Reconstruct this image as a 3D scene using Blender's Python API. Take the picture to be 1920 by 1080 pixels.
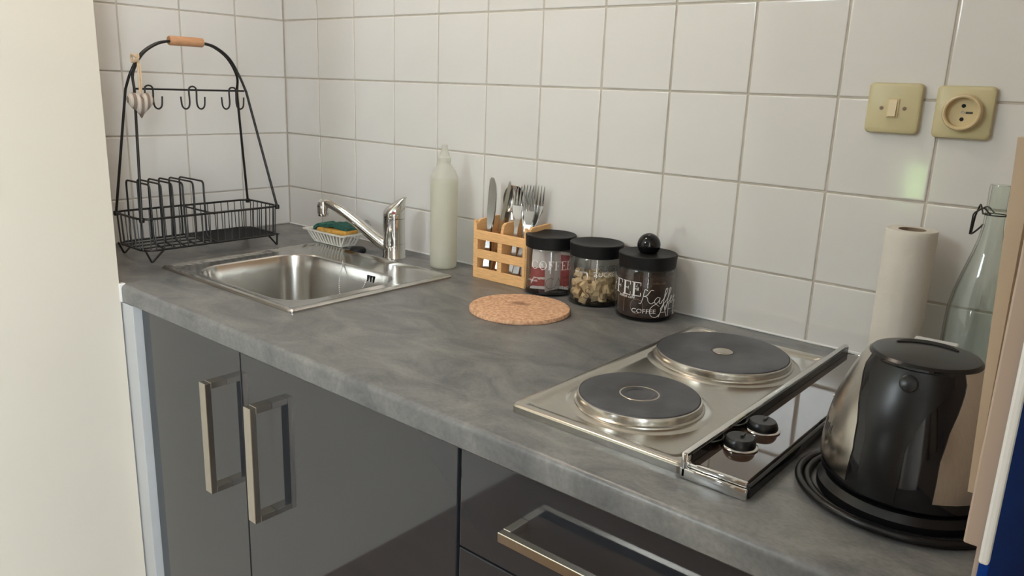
import bpy, bmesh, math, random
from mathutils import Vector, Matrix
random.seed(7)
for o in list(bpy.data.objects): bpy.data.objects.remove(o, do_unlink=True)
sc = bpy.context.scene
COL = sc.collection
PI = math.pi

# ------------------------------------------------------------------ camera
cam_d = bpy.data.cameras.new('camera'); cam = bpy.data.objects.new('camera', cam_d); COL.objects.link(cam)
cam_d.sensor_width = 36.0; cam_d.lens = 1466.6/1920*36.0; cam_d.clip_start = 0.02
CAM = Vector((1.9547, -1.3213, 0.4087))
R_ = ((0.76214579, 0.64643229, 0.03548365), (-0.18690787, 0.16722784, 0.96803941), (-0.61983808, 0.74441934, -0.24827527))
mw = Matrix.Identity(4)
for i in range(3):
    mw[i][0] = R_[0][i]; mw[i][1] = R_[1][i]; mw[i][2] = -R_[2][i]; mw[i][3] = CAM[i]
cam.matrix_world = mw
sc.camera = cam

# ------------------------------------------------------------------ light and exposure
sc.view_settings.view_transform = 'Standard'; sc.view_settings.look = 'None'
sc.view_settings.gamma = 1.0; sc.view_settings.use_curve_mapping = False
sc.view_settings.exposure = 0.94
sc.cycles.max_bounces = 10; sc.cycles.transparent_max_bounces = 16; sc.cycles.sample_clamp_indirect = 6.0
world = bpy.data.worlds.new('sky'); sc.world = world; world.use_nodes = True
bg = world.node_tree.nodes['Background']; bg.inputs[0].default_value = (0.80, 0.90, 1.0, 1); bg.inputs[1].default_value = 3.0
def area(name, loc, target, sx, sy, power, col):
    d = bpy.data.lights.new(name, 'AREA'); d.shape = 'RECTANGLE'; d.size = sx; d.size_y = sy; d.energy = power; d.color = col
    o = bpy.data.objects.new(name, d); COL.objects.link(o); o.location = loc
    o.rotation_euler = (Vector(target)-Vector(loc)).to_track_quat('-Z', 'Y').to_euler()
    return o
WX0, WX1, WZ0, WZ1, WY = 0.43, 0.98, 0.92, 1.56, -2.40      # the glazed opening in the rear wall
bg.inputs[0].default_value = (0.86, 0.93, 1.0, 1); bg.inputs[1].default_value = 12.0
pt = area('window_portal', ((WX0+WX1)/2, WY-0.005, (WZ0+WZ1)/2), ((WX0+WX1)/2, 0, (WZ0+WZ1)/2), WX1-WX0, WZ1-WZ0, 1.0, (1, 1, 1))
pt.data.cycles.is_portal = True
VY0, VY1, VZ0, VZ1, VX = -2.37, -1.62, -0.85, 1.55, 2.90      # unseen side window, added to brighten the left wall and partition
pt2 = area('added_window_portal', (VX+0.005, (VY0+VY1)/2, (VZ0+VZ1)/2), (0, (VY0+VY1)/2, (VZ0+VZ1)/2), VY1-VY0, VZ1-VZ0, 1.0, (1, 1, 1))
pt2.data.cycles.is_portal = True
LX, LY, LAMP = 0.70, -0.68, 14.5      # warm ceiling lamp (built below)

# ------------------------------------------------------------------ materials
def newmat(name):
    m = bpy.data.materials.new(name); m.use_nodes = True
    return m, m.node_tree.nodes, m.node_tree.links, m.node_tree.nodes['Principled BSDF']
def mat(name, col, rough=0.5, metal=0.0, noise=0.0, scale=8.0, bump=0.0, bscale=60.0, coat=0.0, stretch=None, spec=0.5, aniso=0.0, detail=4.0, col2=None, trans=0.0):
    m, N, L, b = newmat(name)
    b.inputs['Base Color'].default_value = (*col, 1); b.inputs['Roughness'].default_value = rough
    b.inputs['Metallic'].default_value = metal; b.inputs['Coat Weight'].default_value = coat
    b.inputs['Specular IOR Level'].default_value = spec; b.inputs['Anisotropic'].default_value = aniso
    b.inputs['Transmission Weight'].default_value = trans
    tc = N.new('ShaderNodeTexCoord'); mp = N.new('ShaderNodeMapping'); L.new(tc.outputs['Object'], mp.inputs[0])
    if stretch: mp.inputs['Scale'].default_value = stretch
    if noise > 0 or col2:
        n = N.new('ShaderNodeTexNoise'); n.inputs['Scale'].default_value = scale; n.inputs['Detail'].default_value = detail
        L.new(mp.outputs[0], n.inputs['Vector'])
        r = N.new('ShaderNodeValToRGB'); r.color_ramp.elements[0].position = 0.32; r.color_ramp.elements[1].position = 0.68
        c2 = col2 or tuple(min(1, c*(1+noise)) for c in col); c1 = col if col2 else tuple(c*(1-noise) for c in col)
        r.color_ramp.elements[0].color = (*c1, 1); r.color_ramp.elements[1].color = (*c2, 1)
        L.new(n.outputs['Fac'], r.inputs[0]); L.new(r.outputs[0], b.inputs['Base Color'])
    if bump > 0:
        n2 = N.new('ShaderNodeTexNoise'); n2.inputs['Scale'].default_value = bscale; n2.inputs['Detail'].default_value = 3
        L.new(mp.outputs[0], n2.inputs['Vector'])
        bp = N.new('ShaderNodeBump'); bp.inputs['Strength'].default_value = bump; bp.inputs['Distance'].default_value = 0.002
        L.new(n2.outputs['Fac'], bp.inputs['Height']); L.new(bp.outputs[0], b.inputs['Normal'])
    return m
def thin_glass(name, tint, rough=0.01, ior=1.45, gl=1.0, edge=0.75):
    m, N, L, b = newmat(name); N.remove(b)
    t = N.new('ShaderNodeBsdfTransparent'); t.inputs[0].default_value = (*tint, 1)
    g = N.new('ShaderNodeBsdfGlossy'); g.inputs['Roughness'].default_value = rough; g.inputs[0].default_value = (gl, gl, gl, 1)
    lw = N.new('ShaderNodeLayerWeight'); lw.inputs[0].default_value = 0.5
    pw = N.new('ShaderNodeMath'); pw.operation = 'POWER'; pw.inputs[1].default_value = 4.0; L.new(lw.outputs['Facing'], pw.inputs[0])
    f = N.new('ShaderNodeMath'); f.operation = 'MULTIPLY_ADD'; f.inputs[1].default_value = 0.75; f.inputs[2].default_value = ((ior-1)/(ior+1))**2; L.new(pw.outputs[0], f.inputs[0])
    cr = N.new('ShaderNodeValToRGB'); cr.color_ramp.elements[0].position = 0.55; cr.color_ramp.elements[0].color = (*tint, 1); cr.color_ramp.elements[1].position = 1.0; cr.color_ramp.elements[1].color = (*[c*edge for c in tint], 1)
    L.new(lw.outputs['Facing'], cr.inputs[0]); L.new(cr.outputs[0], t.inputs[0])
    mx = N.new('ShaderNodeMixShader'); L.new(f.outputs[0], mx.inputs[0]); L.new(t.outputs[0], mx.inputs[1]); L.new(g.outputs[0], mx.inputs[2])
    L.new(mx.outputs[0], N['Material Output'].inputs[0])
    return m
M = {}
M['tile'] = mat('glazed tile', (0.69, 0.68, 0.66), 0.08, noise=0.02, scale=5, bump=0.06, bscale=12, spec=0.45)
M['grout'] = mat('tile grout', (0.50, 0.46, 0.40), 0.9, noise=0.10, scale=30, bump=0.3, bscale=400)
M['cream'] = mat('cream paint', (0.69, 0.64, 0.55), 0.55, noise=0.015, scale=3, bump=0.03, bscale=120)
M['taupe'] = mat('taupe paint', (0.24, 0.21, 0.18), 0.6, noise=0.02, scale=3)
M['white'] = mat('white paint', (0.74, 0.73, 0.71), 0.45, noise=0.02, scale=6)
M['panelwhite'] = mat('white laminate', (0.53, 0.54, 0.55), 0.35, noise=0.02, scale=6)
M['floor'] = mat('wooden floor', (0.18, 0.11, 0.06), 0.4, noise=0.25, scale=4, stretch=(1, 8, 1))
M['door'] = mat('gloss grey lacquer', (0.026, 0.028, 0.033), 0.05, noise=0.02, scale=4, spec=0.5, coat=0.35)
M['carcass'] = mat('grey carcass', (0.10, 0.105, 0.115), 0.4, noise=0.03, scale=8)
M['dark'] = mat('dark shadow gap', (0.01, 0.01, 0.01), 0.8, noise=0.1)
M['steel'] = mat('brushed stainless steel', (0.50, 0.475, 0.43), 0.22, 1.0, noise=0.05, scale=90, stretch=(1, 12, 1), bump=0.02, bscale=200)
M['sinksteel'] = mat('satin sink steel', (0.57, 0.555, 0.525), 0.20, 1.0, noise=0.05, scale=25)
M['nickel'] = mat('brushed nickel', (0.52, 0.48, 0.42), 0.24, 1.0, noise=0.05, scale=60, stretch=(10, 10, 1))
M['chrome'] = mat('chrome', (0.72, 0.72, 0.71), 0.06, 1.0, noise=0.01)
M['cutlery'] = mat('cutlery steel', (0.62, 0.61, 0.59), 0.16, 1.0, noise=0.04, scale=40)
M['iron'] = mat('black cast iron', (0.060, 0.062, 0.070), 0.40, 0.2, noise=0.35, scale=22, bump=0.05, bscale=150)
M['wire'] = mat('black coated wire', (0.008, 0.0075, 0.007), 0.35, noise=0.1)
M['black'] = mat('black plastic', (0.006, 0.006, 0.0065), 0.28, noise=0.1, scale=20, spec=0.35)
M['gloss_black'] = mat('glossy black plastic', (0.004, 0.004, 0.005), 0.09, noise=0.1, spec=0.45)
M['rubber'] = mat('soft black lid', (0.006, 0.0062, 0.007), 0.5, noise=0.2, scale=30, spec=0.3)
M['brown_glass'] = mat('brown smoked glass', (0.045, 0.026, 0.018), 0.04, noise=0.05, coat=1.0)
M['bamboo'] = mat('bamboo', (0.82, 0.48, 0.21), 0.5, noise=0.14, scale=22, stretch=(2, 20, 20))
M['beech'] = mat('beech handle', (0.55, 0.29, 0.15), 0.5, noise=0.12, scale=30, stretch=(12, 2, 12))
M['cork'] = mat('cork', (0.50, 0.26, 0.145), 0.9, scale=170, col2=(0.80, 0.51, 0.32), detail=6, bump=0.4, bscale=260)
M['ivory'] = mat('yellowed ivory plastic', (0.53, 0.47, 0.27), 0.38, noise=0.03, scale=10)
M['ivory2'] = mat('ivory insert plastic', (0.60, 0.48, 0.27), 0.35, noise=0.03, scale=10)
M['paper'] = mat('white tissue paper', (0.66, 0.63, 0.57), 0.95, noise=0.03, scale=20, bump=0.35, bscale=110)
M['card'] = mat('grey cardboard', (0.26, 0.20, 0.14), 0.9, noise=0.1)
M['coffee'] = mat('ground coffee', (0.036, 0.014, 0.007), 0.95, noise=0.45, scale=500, bump=0.5, bscale=700)
M['sugar'] = mat('raw sugar lump', (0.60, 0.44, 0.25), 0.7, noise=0.18, scale=60, bump=0.3, bscale=300)
M['print_white'] = mat('white print', (0.80, 0.77, 0.74), 0.5, noise=0.02)
M['print_thin'] = mat('faint brown print', (0.22, 0.14, 0.10), 0.6, noise=0.05)
M['print_dark'] = mat('dark print', (0.04, 0.04, 0.04), 0.6, noise=0.05)
M['red'] = mat('red sachet print', (0.28, 0.03, 0.035), 0.5, scale=60, col2=(0.40, 0.07, 0.07))
M['sachet'] = mat('white sachet paper', (0.70, 0.64, 0.62), 0.5, noise=0.05, scale=30)
M['blue'] = mat('blue lacquer', (0.004, 0.035, 0.22), 0.7, noise=0.04, scale=5, spec=0.08)
M['beige_board'] = mat('pinkish beige laminate', (0.46, 0.36, 0.29), 0.5, noise=0.03, scale=6)
M['tan_board'] = mat('tan laminate edge', (0.52, 0.40, 0.28), 0.5, noise=0.05, scale=10)
M['sponge_yellow'] = mat('yellow sponge', (0.55, 0.30, 0.06), 0.95, noise=0.2, scale=120, bump=0.5, bscale=200)
M['sponge_green'] = mat('green scouring pad', (0.02, 0.10, 0.075), 0.95, noise=0.4, scale=120, bump=0.5, bscale=200)
M['white_plastic'] = mat('white plastic', (0.66, 0.65, 0.60), 0.35, noise=0.02)
M['ribbon'] = mat('cream ribbon', (0.62, 0.47, 0.31), 0.8, noise=0.08, scale=80)
M['glass'] = thin_glass('clear jar glass', (0.945, 0.95, 0.945), edge=0.6)
M['bottle_glass'] = thin_glass('clear bottle glass', (0.93, 0.95, 0.935), ior=1.5, edge=0.30)
M['pane'] = thin_glass('window glass', (0.98, 0.99, 0.98))
M['soft_clear'] = thin_glass('clear suction plastic', (0.80, 0.84, 0.82), rough=0.15, ior=1.6)
M['grass'] = mat('garden green', (0.24, 0.44, 0.09), 0.9, noise=0.3, scale=3)
M['added_terrace'] = mat('pale terrace', (0.42, 0.40, 0.37), 0.9, noise=0.1, scale=2)
def lamp_mat():
    m, N, L, b = newmat('warm opal glass'); b.inputs['Base Color'].default_value = (0.8, 0.75, 0.65, 1)
    b.inputs['Emission Color'].default_value = (1.0, 0.83, 0.68, 1); b.inputs['Emission Strength'].default_value = LAMP
    return m
M['lamp'] = lamp_mat()
M['silicone'] = mat('white sealant', (0.78, 0.78, 0.78), 0.35, noise=0.01)
def worktop_mat():
    m, N, L, b = newmat('grey stone laminate')
    tc = N.new('ShaderNodeTexCoord')
    mp = N.new('ShaderNodeMapping'); mp.inputs['Scale'].default_value = (1.0, 1.7, 1.0); L.new(tc.outputs['Object'], mp.inputs[0])
    n = N.new('ShaderNodeTexNoise'); n.inputs['Scale'].default_value = 8.0; n.inputs['Detail'].default_value = 10; n.inputs['Roughness'].default_value = 0.68; n.inputs['Distortion'].default_value = 0.8
    L.new(mp.outputs[0], n.inputs['Vector'])
    r = N.new('ShaderNodeValToRGB'); e = r.color_ramp.elements
    e[0].position = 0.36; e[0].color = (0.098, 0.101, 0.106, 1); e[1].position = 0.66; e[1].color = (0.240, 0.235, 0.226, 1)
    L.new(n.outputs['Fac'], r.inputs[0])
    n2 = N.new('ShaderNodeTexNoise'); n2.inputs['Scale'].default_value = 160; n2.inputs['Detail'].default_value = 3; L.new(mp.outputs[0], n2.inputs['Vector'])
    r2 = N.new('ShaderNodeValToRGB'); r2.color_ramp.elements[0].position = 0.3; r2.color_ramp.elements[0].color = (0.82, 0.82, 0.82, 1); r2.color_ramp.elements[1].position = 0.6; r2.color_ramp.elements[1].color = (1, 1, 1, 1)
    L.new(n2.outputs['Fac'], r2.inputs[0])
    mx = N.new('ShaderNodeMix'); mx.data_type = 'RGBA'; mx.blend_type = 'MULTIPLY'; mx.inputs[0].default_value = 1.0
    L.new(r.outputs[0], mx.inputs[6]); L.new(r2.outputs[0], mx.inputs[7]); L.new(mx.outputs[2], b.inputs['Base Color'])
    b.inputs['Roughness'].default_value = 0.34
    return m
M['worktop'] = worktop_mat()
def stripe_mat():
    m, N, L, b = newmat('striped linen')
    tc = N.new('ShaderNodeTexCoord'); w = N.new('ShaderNodeTexWave'); w.wave_type = 'BANDS'; w.bands_direction = 'Y'; w.inputs['Scale'].default_value = 22; w.inputs['Phase Offset'].default_value = 0.6
    L.new(tc.outputs['Object'], w.inputs['Vector'])
    r = N.new('ShaderNodeValToRGB'); r.color_ramp.interpolation = 'CONSTANT'
    r.color_ramp.elements[0].color = (0.24, 0.185, 0.15, 1); r.color_ramp.elements[1].position = 0.45; r.color_ramp.elements[1].color = (0.60, 0.54, 0.47, 1)
    x = r.color_ramp.elements.new(0.75); x.color = (0.30, 0.24, 0.2, 1); y = r.color_ramp.elements.new(0.82); y.color = (0.62, 0.56, 0.49, 1)
    L.new(w.outputs['Fac'], r.inputs[0]); L.new(r.outputs[0], b.inputs['Base Color']); b.inputs['Roughness'].default_value = 0.9
    return m
M['stripe'] = stripe_mat()
def detergent_mat(name, col, alpha):
    m, N, L, b = newmat(name)
    b.inputs['Base Color'].default_value = (*col, 1); b.inputs['Roughness'].default_value = 0.3
    t = N.new('ShaderNodeBsdfTransparent'); t.inputs[0].default_value = (0.95, 0.95, 0.92, 1)
    tl = N.new('ShaderNodeBsdfTranslucent'); tl.inputs[0].default_value = (*col, 1)
    m1 = N.new('ShaderNodeMixShader'); m1.inputs[0].default_value = 0.35; L.new(b.outputs[0], m1.inputs[1]); L.new(tl.outputs[0], m1.inputs[2])
    m2 = N.new('ShaderNodeMixShader'); m2.inputs[0].default_value = alpha; L.new(t.outputs[0], m2.inputs[1]); L.new(m1.outputs[0], m2.inputs[2])
    L.new(m2.outputs[0], N['Material Output'].inputs[0])
    return m
M['milky'] = detergent_mat('milky bottle plastic', (0.85, 0.85, 0.80), 0.40)
M['liquid'] = detergent_mat('pale washing liquid', (0.88, 0.87, 0.74), 0.62)

# ------------------------------------------------------------------ mesh helpers
def link(name, me, material, parent=None, smooth=None, loc=None):
    o = bpy.data.objects.new(name, me); COL.objects.link(o)
    if material is not None and not me.materials: me.materials.append(M[material] if isinstance(material, str) else material)
    if parent is not None: o.parent = parent
    if loc is not None: o.location = loc
    if smooth is not None: shade(me, smooth)
    return o
def shade(me, ang):
    me.polygons.foreach_set('use_smooth', [True]*len(me.polygons))
    bm = bmesh.new(); bm.from_mesh(me); c = math.radians(ang)
    for e in bm.edges:
        if len(e.link_faces) == 2 and e.calc_face_angle(0) > c: e.smooth = False
    bm.to_mesh(me); bm.free()
class MB:
    def __init__(s): s.v = []; s.f = []
    def add(s, vs, fs):
        n = len(s.v); s.v += [tuple(v) for v in vs]; s.f += [tuple(i+n for i in f) for f in fs]; return s
    def box(s, x0, x1, y0, y1, z0, z1, bev=0.0, seg=2):
        bm = bmesh.new(); bmesh.ops.create_cube(bm, size=1)
        for v in bm.verts: v.co = Vector(((x0+x1)/2+v.co.x*(x1-x0), (y0+y1)/2+v.co.y*(y1-y0), (z0+z1)/2+v.co.z*(z1-z0)))
        if bev > 0: bmesh.ops.bevel(bm, geom=bm.edges[:], offset=bev, segments=seg, profile=0.5, affect='EDGES')
        bm.verts.index_update(); s.add([v.co[:] for v in bm.verts], [[v.index for v in f.verts] for f in bm.faces]); bm.free(); return s
    def tube(s, pts, r, n=8, closed=False, caps=True):
        P = [Vector(p) for p in pts]; k = len(P)
        rs = r if isinstance(r, (list, tuple)) else [r]*k
        T = []
        for i in range(k):
            a = P[i-1] if (i > 0 or closed) else P[i]; b = P[(i+1) % k] if (i < k-1 or closed) else P[i]
            t1 = (P[i]-a); t2 = (b-P[i]); t = (t1.normalized() if t1.length > 1e-9 else Vector()) + (t2.normalized() if t2.length > 1e-9 else Vector())
            T.append(t.normalized() if t.length > 1e-9 else Vector((0, 0, 1)))
        u = T[0].orthogonal().normalized(); vs = []; fs = []
        for i in range(k):
            u = (u - T[i]*u.dot(T[i])).normalized(); w = T[i].cross(u)
            for j in range(n):
                a = 2*PI*j/n; vs.append(P[i] + (u*math.cos(a)+w*math.sin(a))*rs[i])
        m = k if closed else k-1
        for i in range(m):
            i2 = (i+1) % k
            for j in range(n):
                j2 = (j+1) % n; fs.append((i*n+j, i*n+j2, i2*n+j2, i2*n+j))
        if caps and not closed: fs.append(tuple(range(n-1, -1, -1))); fs.append(tuple(range((k-1)*n, k*n)))
        return s.add(vs, fs)
    def lathe(s, prof, n=48, c=(0, 0), a0=0.0, a1=2*PI, close=False):
        full = abs(a1-a0-2*PI) < 1e-6; m = n if full else n+1; vs = []; fs = []; k = len(prof)
        for j in range(m):
            a = a0+(a1-a0)*j/n
            for (r, z) in prof: vs.append((c[0]+r*math.cos(a), c[1]+r*math.sin(a), z))
        for j in range(n):
            j2 = (j+1) % m
            for i in range(k-1): fs.append((j*k+i, j2*k+i, j2*k+i+1, j*k+i+1))
        return s.add(vs, fs)
    def rings(s, rings, cap_last=True, cap_first=False):
        n = len(rings[0]); vs = [p for r in rings for p in r]; fs = []
        for i in range(len(rings)-1):
            for j in range(n):
                j2 = (j+1) % n; fs.append((i*n+j, i*n+j2, (i+1)*n+j2, (i+1)*n+j))
        if cap_last: fs.append(tuple(range((len(rings)-1)*n, len(rings)*n)))
        if cap_first: fs.append(tuple(range(n-1, -1, -1)))
        return s.add(vs, fs)
    def prism(s, poly, d, axis='y', at=0.0):
        # poly of 2D points: axis y -> (x, z), axis z -> (x, y), axis x -> (y, z)
        n = len(poly)
        def p3(p, t):
            return (p[0], t, p[1]) if axis == 'y' else ((p[0], p[1], t) if axis == 'z' else (t, p[0], p[1]))
        vs = [p3(p, at) for p in poly]+[p3(p, at+d) for p in poly]
        fs = [tuple(range(n)), tuple(range(2*n-1, n-1, -1))]+[(i, i+n, (i+1) % n+n, (i+1) % n) for i in range(n)]
        return s.add(vs, fs)
    def mesh(s, name='mesh', fix=True):
        me = bpy.data.meshes.new(name); me.from_pydata(s.v, [], s.f); me.update()
        if fix:
            bm = bmesh.new(); bm.from_mesh(me); bmesh.ops.remove_doubles(bm, verts=bm.verts[:], dist=1e-7); bmesh.ops.recalc_face_normals(bm, faces=bm.faces[:]); bm.to_mesh(me); bm.free()
        return me
    def build(s, name, material, parent=None, smooth=None, loc=None, fix=True):
        return link(name, s.mesh(name, fix), material, parent, smooth, loc)
def rrect(cx, cy, hx, hy, r, z, n=8):
    out = []
    for (sx, sy, a0) in ((1, 1, 0), (-1, 1, PI/2), (-1, -1, PI), (1, -1, 3*PI/2)):
        for i in range(n+1):
            a = a0+PI/2*i/n; out.append((cx+sx*(hx-r)+r*math.cos(a), cy+sy*(hy-r)+r*math.sin(a), z))
    return out
def fillet(pts, r, n=5):
    P = [Vector(p) for p in pts]; out = [P[0]]
    for i in range(1, len(P)-1):
        a = (P[i-1]-P[i]); b = (P[i+1]-P[i]); d = min(r, a.length*0.49, b.length*0.49)
        p0 = P[i]+a.normalized()*d; p1 = P[i]+b.normalized()*d
        for k in range(n+1):
            t = k/n; out.append(p0*(1-t)**2+P[i]*2*t*(1-t)+p1*t*t)
    out.append(P[-1]); return out
def spline(pts, n=6):
    P = [Vector(p) for p in pts]; P = [P[0]*2-P[1]]+P+[P[-1]*2-P[-2]]; out = []
    for i in range(1, len(P)-2):
        for k in range(n):
            t = k/n; a, b, c, d = P[i-1], P[i], P[i+1], P[i+2]
            out.append(0.5*((2*b)+(c-a)*t+(2*a-5*b+4*c-d)*t*t+(3*b-a-3*c+d)*t**3))
    out.append(P[-2]); return out
def tag(o, label, cat, group=None, kind=None):
    if label: o['label'] = label
    if cat: o['category'] = cat
    if group: o['group'] = group
    if kind: o['kind'] = kind
    return o
def thing(name, label, cat, loc=(0, 0, 0), rz=0.0, group=None):
    o = bpy.data.objects.new(name, None); COL.objects.link(o); o.location = loc; o.rotation_euler = (0, 0, rz); o.empty_display_size = 0.02
    return tag(o, label, cat, group)
def struct(o): o['kind'] = 'structure'; return o
def copy_tree(o, parent=None):
    c = o.copy(); COL.objects.link(c); c.parent = parent
    for ch in list(o.children): copy_tree(ch, c)
    return c

# ------------------------------------------------------------------ room shell
P_T = 0.152; ZD = 0.1082; X1 = 0.1514; L1 = 0.1468
FLOOR, CEIL = -0.90, 1.60
XR = 2.45
TH = 0.006                       # tile thickness, faces of the tiles at y = 0 and x = 0
wb = struct(MB().box(-0.15, VX, 0.0016, 0.15, FLOOR, CEIL).build('wall_back', 'grout'))
wl = struct(MB().box(-0.15, -0.0016, -0.66, 0.0016, FLOOR, CEIL).build('wall_left', 'grout'))
struct(MB().box(-0.15, VX+0.1, WY-0.1, 0.15, FLOOR-0.1, FLOOR).build('floor', 'floor'))
struct(MB().box(-0.15, VX+0.1, WY-0.1, 0.15, CEIL, CEIL+0.1).build('ceiling', 'white'))
struct(MB().box(-0.15, 0.386, WY, -0.664, FLOOR, CEIL).build('wall_partition', 'cream'))
XF = VX
struct(MB().box(XR, XR+0.1, -1.60, 0.0015, FLOOR, CEIL).build('wall_right_block', 'cream'))  # unseen stub wall, length set to block side light from the right end
m = MB()
m.box(XF, XF+0.1, WY-0.1, VY0, FLOOR, CEIL); m.box(XF, XF+0.1, VY1, 0.15, FLOOR, CEIL); m.box(XF, XF+0.1, VY0, VY1, FLOOR, VZ0); m.box(XF, XF+0.1, VY0, VY1, VZ1, CEIL)
struct(m.build('wall_far_right', 'taupe', fix=False))
m = MB()
m.box(-0.15, WX0, WY-0.1, WY, FLOOR, CEIL); m.box(WX1, 1.02, WY-0.1, WY, FLOOR, CEIL); m.box(1.14, VX+0.1, WY-0.1, WY, FLOOR, CEIL)
m.box(WX0, WX1, WY-0.1, WY, FLOOR, WZ0); m.box(WX0, WX1, WY-0.1, WY, WZ1, CEIL)
GX0, GX1, GZ0, GZ1 = 1.02, 1.14, -0.03, 0.17      # small opening added to throw a green reflection onto the tiles
m.box(GX0, GX1, WY-0.1, WY, FLOOR, GZ0); m.box(GX0, GX1, WY-0.1, WY, GZ1, CEIL)
struct(m.build('wall_rear', 'taupe', fix=False))
def tile_mesh(w, h, name):
    # a glazed tile lying in the local x-z plane, face towards -y
    b = 0.0018; g = 0.0016
    a = [(g, g), (w-g, g), (w-g, h-g), (g, h-g)]
    def inset(d): return [(g+d, g+d), (w-g-d, g+d), (w-g-d, h-g-d), (g+d, h-g-d)]
    rings = [[(x, TH, z) for x, z in a], [(x, b, z) for x, z in a]]
    for q in (30, 60, 90): d_ = b*(1-math.cos(math.radians(q))); rings.append([(x, b*(1-math.sin(math.radians(q))), z) for x, z in inset(d_)])
    rings.append([(x, 0, z) for x, z in inset(b+0.0015)])
    me = MB().rings(rings).mesh(name); me.materials.append(M['tile']); shade(me, 50); return me
TM = {}
def tile(w, h, parent, x, z, left=False):
    if w < 0.012 or h < 0.012: return
    k = (round(w, 4), round(h, 4))
    if k not in TM: TM[k] = tile_mesh(w, h, 'tile')
    o = bpy.data.objects.new('tile', TM[k]); COL.objects.link(o); o.parent = parent
    j = [random.uniform(-1, 1)*0.0022 for _ in range(3)]
    if left: o.rotation_euler = (j[0], j[1]*0.2, PI/2+j[2]); o.location = (0.0, -x-w, z)       # face towards +x
    else: o.rotation_euler = (j[0], j[1]*0.2, j[2]); o.location = (x, 0, z)
rows = [(0.0, ZD)]+[(ZD+P_T*k, P_T) for k in range(7)]
cols = [(0.0, X1)]+[(X1+P_T*k, P_T) for k in range(15)]+[(X1+15*P_T, XR-X1-15*P_T)]
for z, h in rows:
    for x, w in cols: tile(w, h, wb, x, z)
lcols = [(0.0, L1)]+[(L1+P_T*k, P_T) for k in range(3)]+[(L1+3*P_T, 0.66-L1-3*P_T-0.002)]
for z, h in rows:
    for x, w in lcols: tile(w, h, wl, x, z, True)
struct(MB().box(0.0, 1.887, -0.0035, 0.0, 0.0, 0.0035, 0.001).build('trim_1', 'silicone'))

# window in the rear wall
wf = MB()
t = 0.05
wf.box(WX0, WX0+t, WY-0.08, WY-0.02, WZ0, WZ1, 0.004); wf.box(WX1-t, WX1, WY-0.08, WY-0.02, WZ0, WZ1, 0.004)
wf.box(WX0+t, WX1-t, WY-0.08, WY-0.02, WZ0, WZ0+t, 0.004); wf.box(WX0+t, WX1-t, WY-0.08, WY-0.02, WZ1-t, WZ1, 0.004)
win = struct(wf.build('window_1', 'white'))
MB().box(WX0+t, WX1-t, WY-0.055, WY-0.049, WZ0+t, WZ1-t).build('pane', 'pane', win)
w3 = struct(MB().box(GX0, GX0+0.012, WY-0.07, WY-0.03, GZ0, GZ1).box(GX1-0.012, GX1, WY-0.07, WY-0.03, GZ0, GZ1).box(GX0+0.012, GX1-0.012, WY-0.07, WY-0.03, GZ0, GZ0+0.012).box(GX0+0.012, GX1-0.012, WY-0.07, WY-0.03, GZ1-0.012, GZ1).build('added_window_3', 'white', fix=False))  # frame of the opening added for the tile reflection
MB().box(GX0+0.012, GX1-0.012, WY-0.052, WY-0.048, GZ0+0.012, GZ1-0.012).build('pane', 'pane', w3)
wf = MB(); t = 0.05
wf.box(XF+0.02, XF+0.08, VY0, VY0+t, VZ0, VZ1, 0.004); wf.box(XF+0.02, XF+0.08, VY1-t, VY1, VZ0, VZ1, 0.004)
wf.box(XF+0.02, XF+0.08, VY0+t, VY1-t, VZ0, VZ0+t, 0.004); wf.box(XF+0.02, XF+0.08, VY0+t, VY1-t, VZ1-t, VZ1, 0.004)
win2 = struct(wf.build('added_window_2', 'white'))  # frame of the window added as fill from the right
MB().box(XF+0.047, XF+0.053, VY0+t, VY1-t, VZ0+t, VZ1-t).build('pane', 'pane', win2)
# room door in the right part of the rear wall (mirrored by the lacquered fronts)
d1 = struct(MB().box(1.47, 2.00, WY+0.001, WY+0.03, FLOOR+0.005, 1.12, 0.003).build('door_1', 'floor'))
dh = MB(); dh.tube(fillet([(1.52, WY+0.03, 0.10), (1.52, WY+0.075, 0.10), (1.64, WY+0.075, 0.10)], 0.01), 0.009, 8); dh.build('door_handle', 'chrome', d1, 40)
struct(MB().box(1.39, 1.47, WY+0.001, WY+0.02, FLOOR, 1.20, 0.002).box(2.00, 2.079, WY+0.001, WY+0.02, FLOOR, 1.20, 0.002).box(1.47, 2.00, WY+0.001, WY+0.02, 1.12, 1.20, 0.002).build('trim_2', 'cream'))
# lawn outside
struct(MB().box(-9, 11, -40, -7.0, -1.3, FLOOR-0.12).build('lawn', 'grass'))
struct(MB().box(-9, 11, -7.0, WY-0.1, -1.3, FLOOR-0.11).build('added_terrace', 'added_terrace'))  # ground added near the house to cut green bounce from the lawn
# flush ceiling lamp
cl = thing('ceiling_lamp', 'round flush ceiling lamp with warm opal glass', 'lamp', (LX, LY, CEIL))
MB().lathe([(0, -0.0005), (0.175, -0.0005), (0.175, -0.018), (0.160, -0.022), (0, -0.022)], 40).build('lamp_base', 'white', cl, 40)
MB().lathe([(0.158, -0.0225), (0.155, -0.040), (0.13, -0.060), (0.08, -0.074), (0.03, -0.079), (0, -0.080)], 40).build('lamp_shade', 'lamp', cl, 60)

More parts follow.
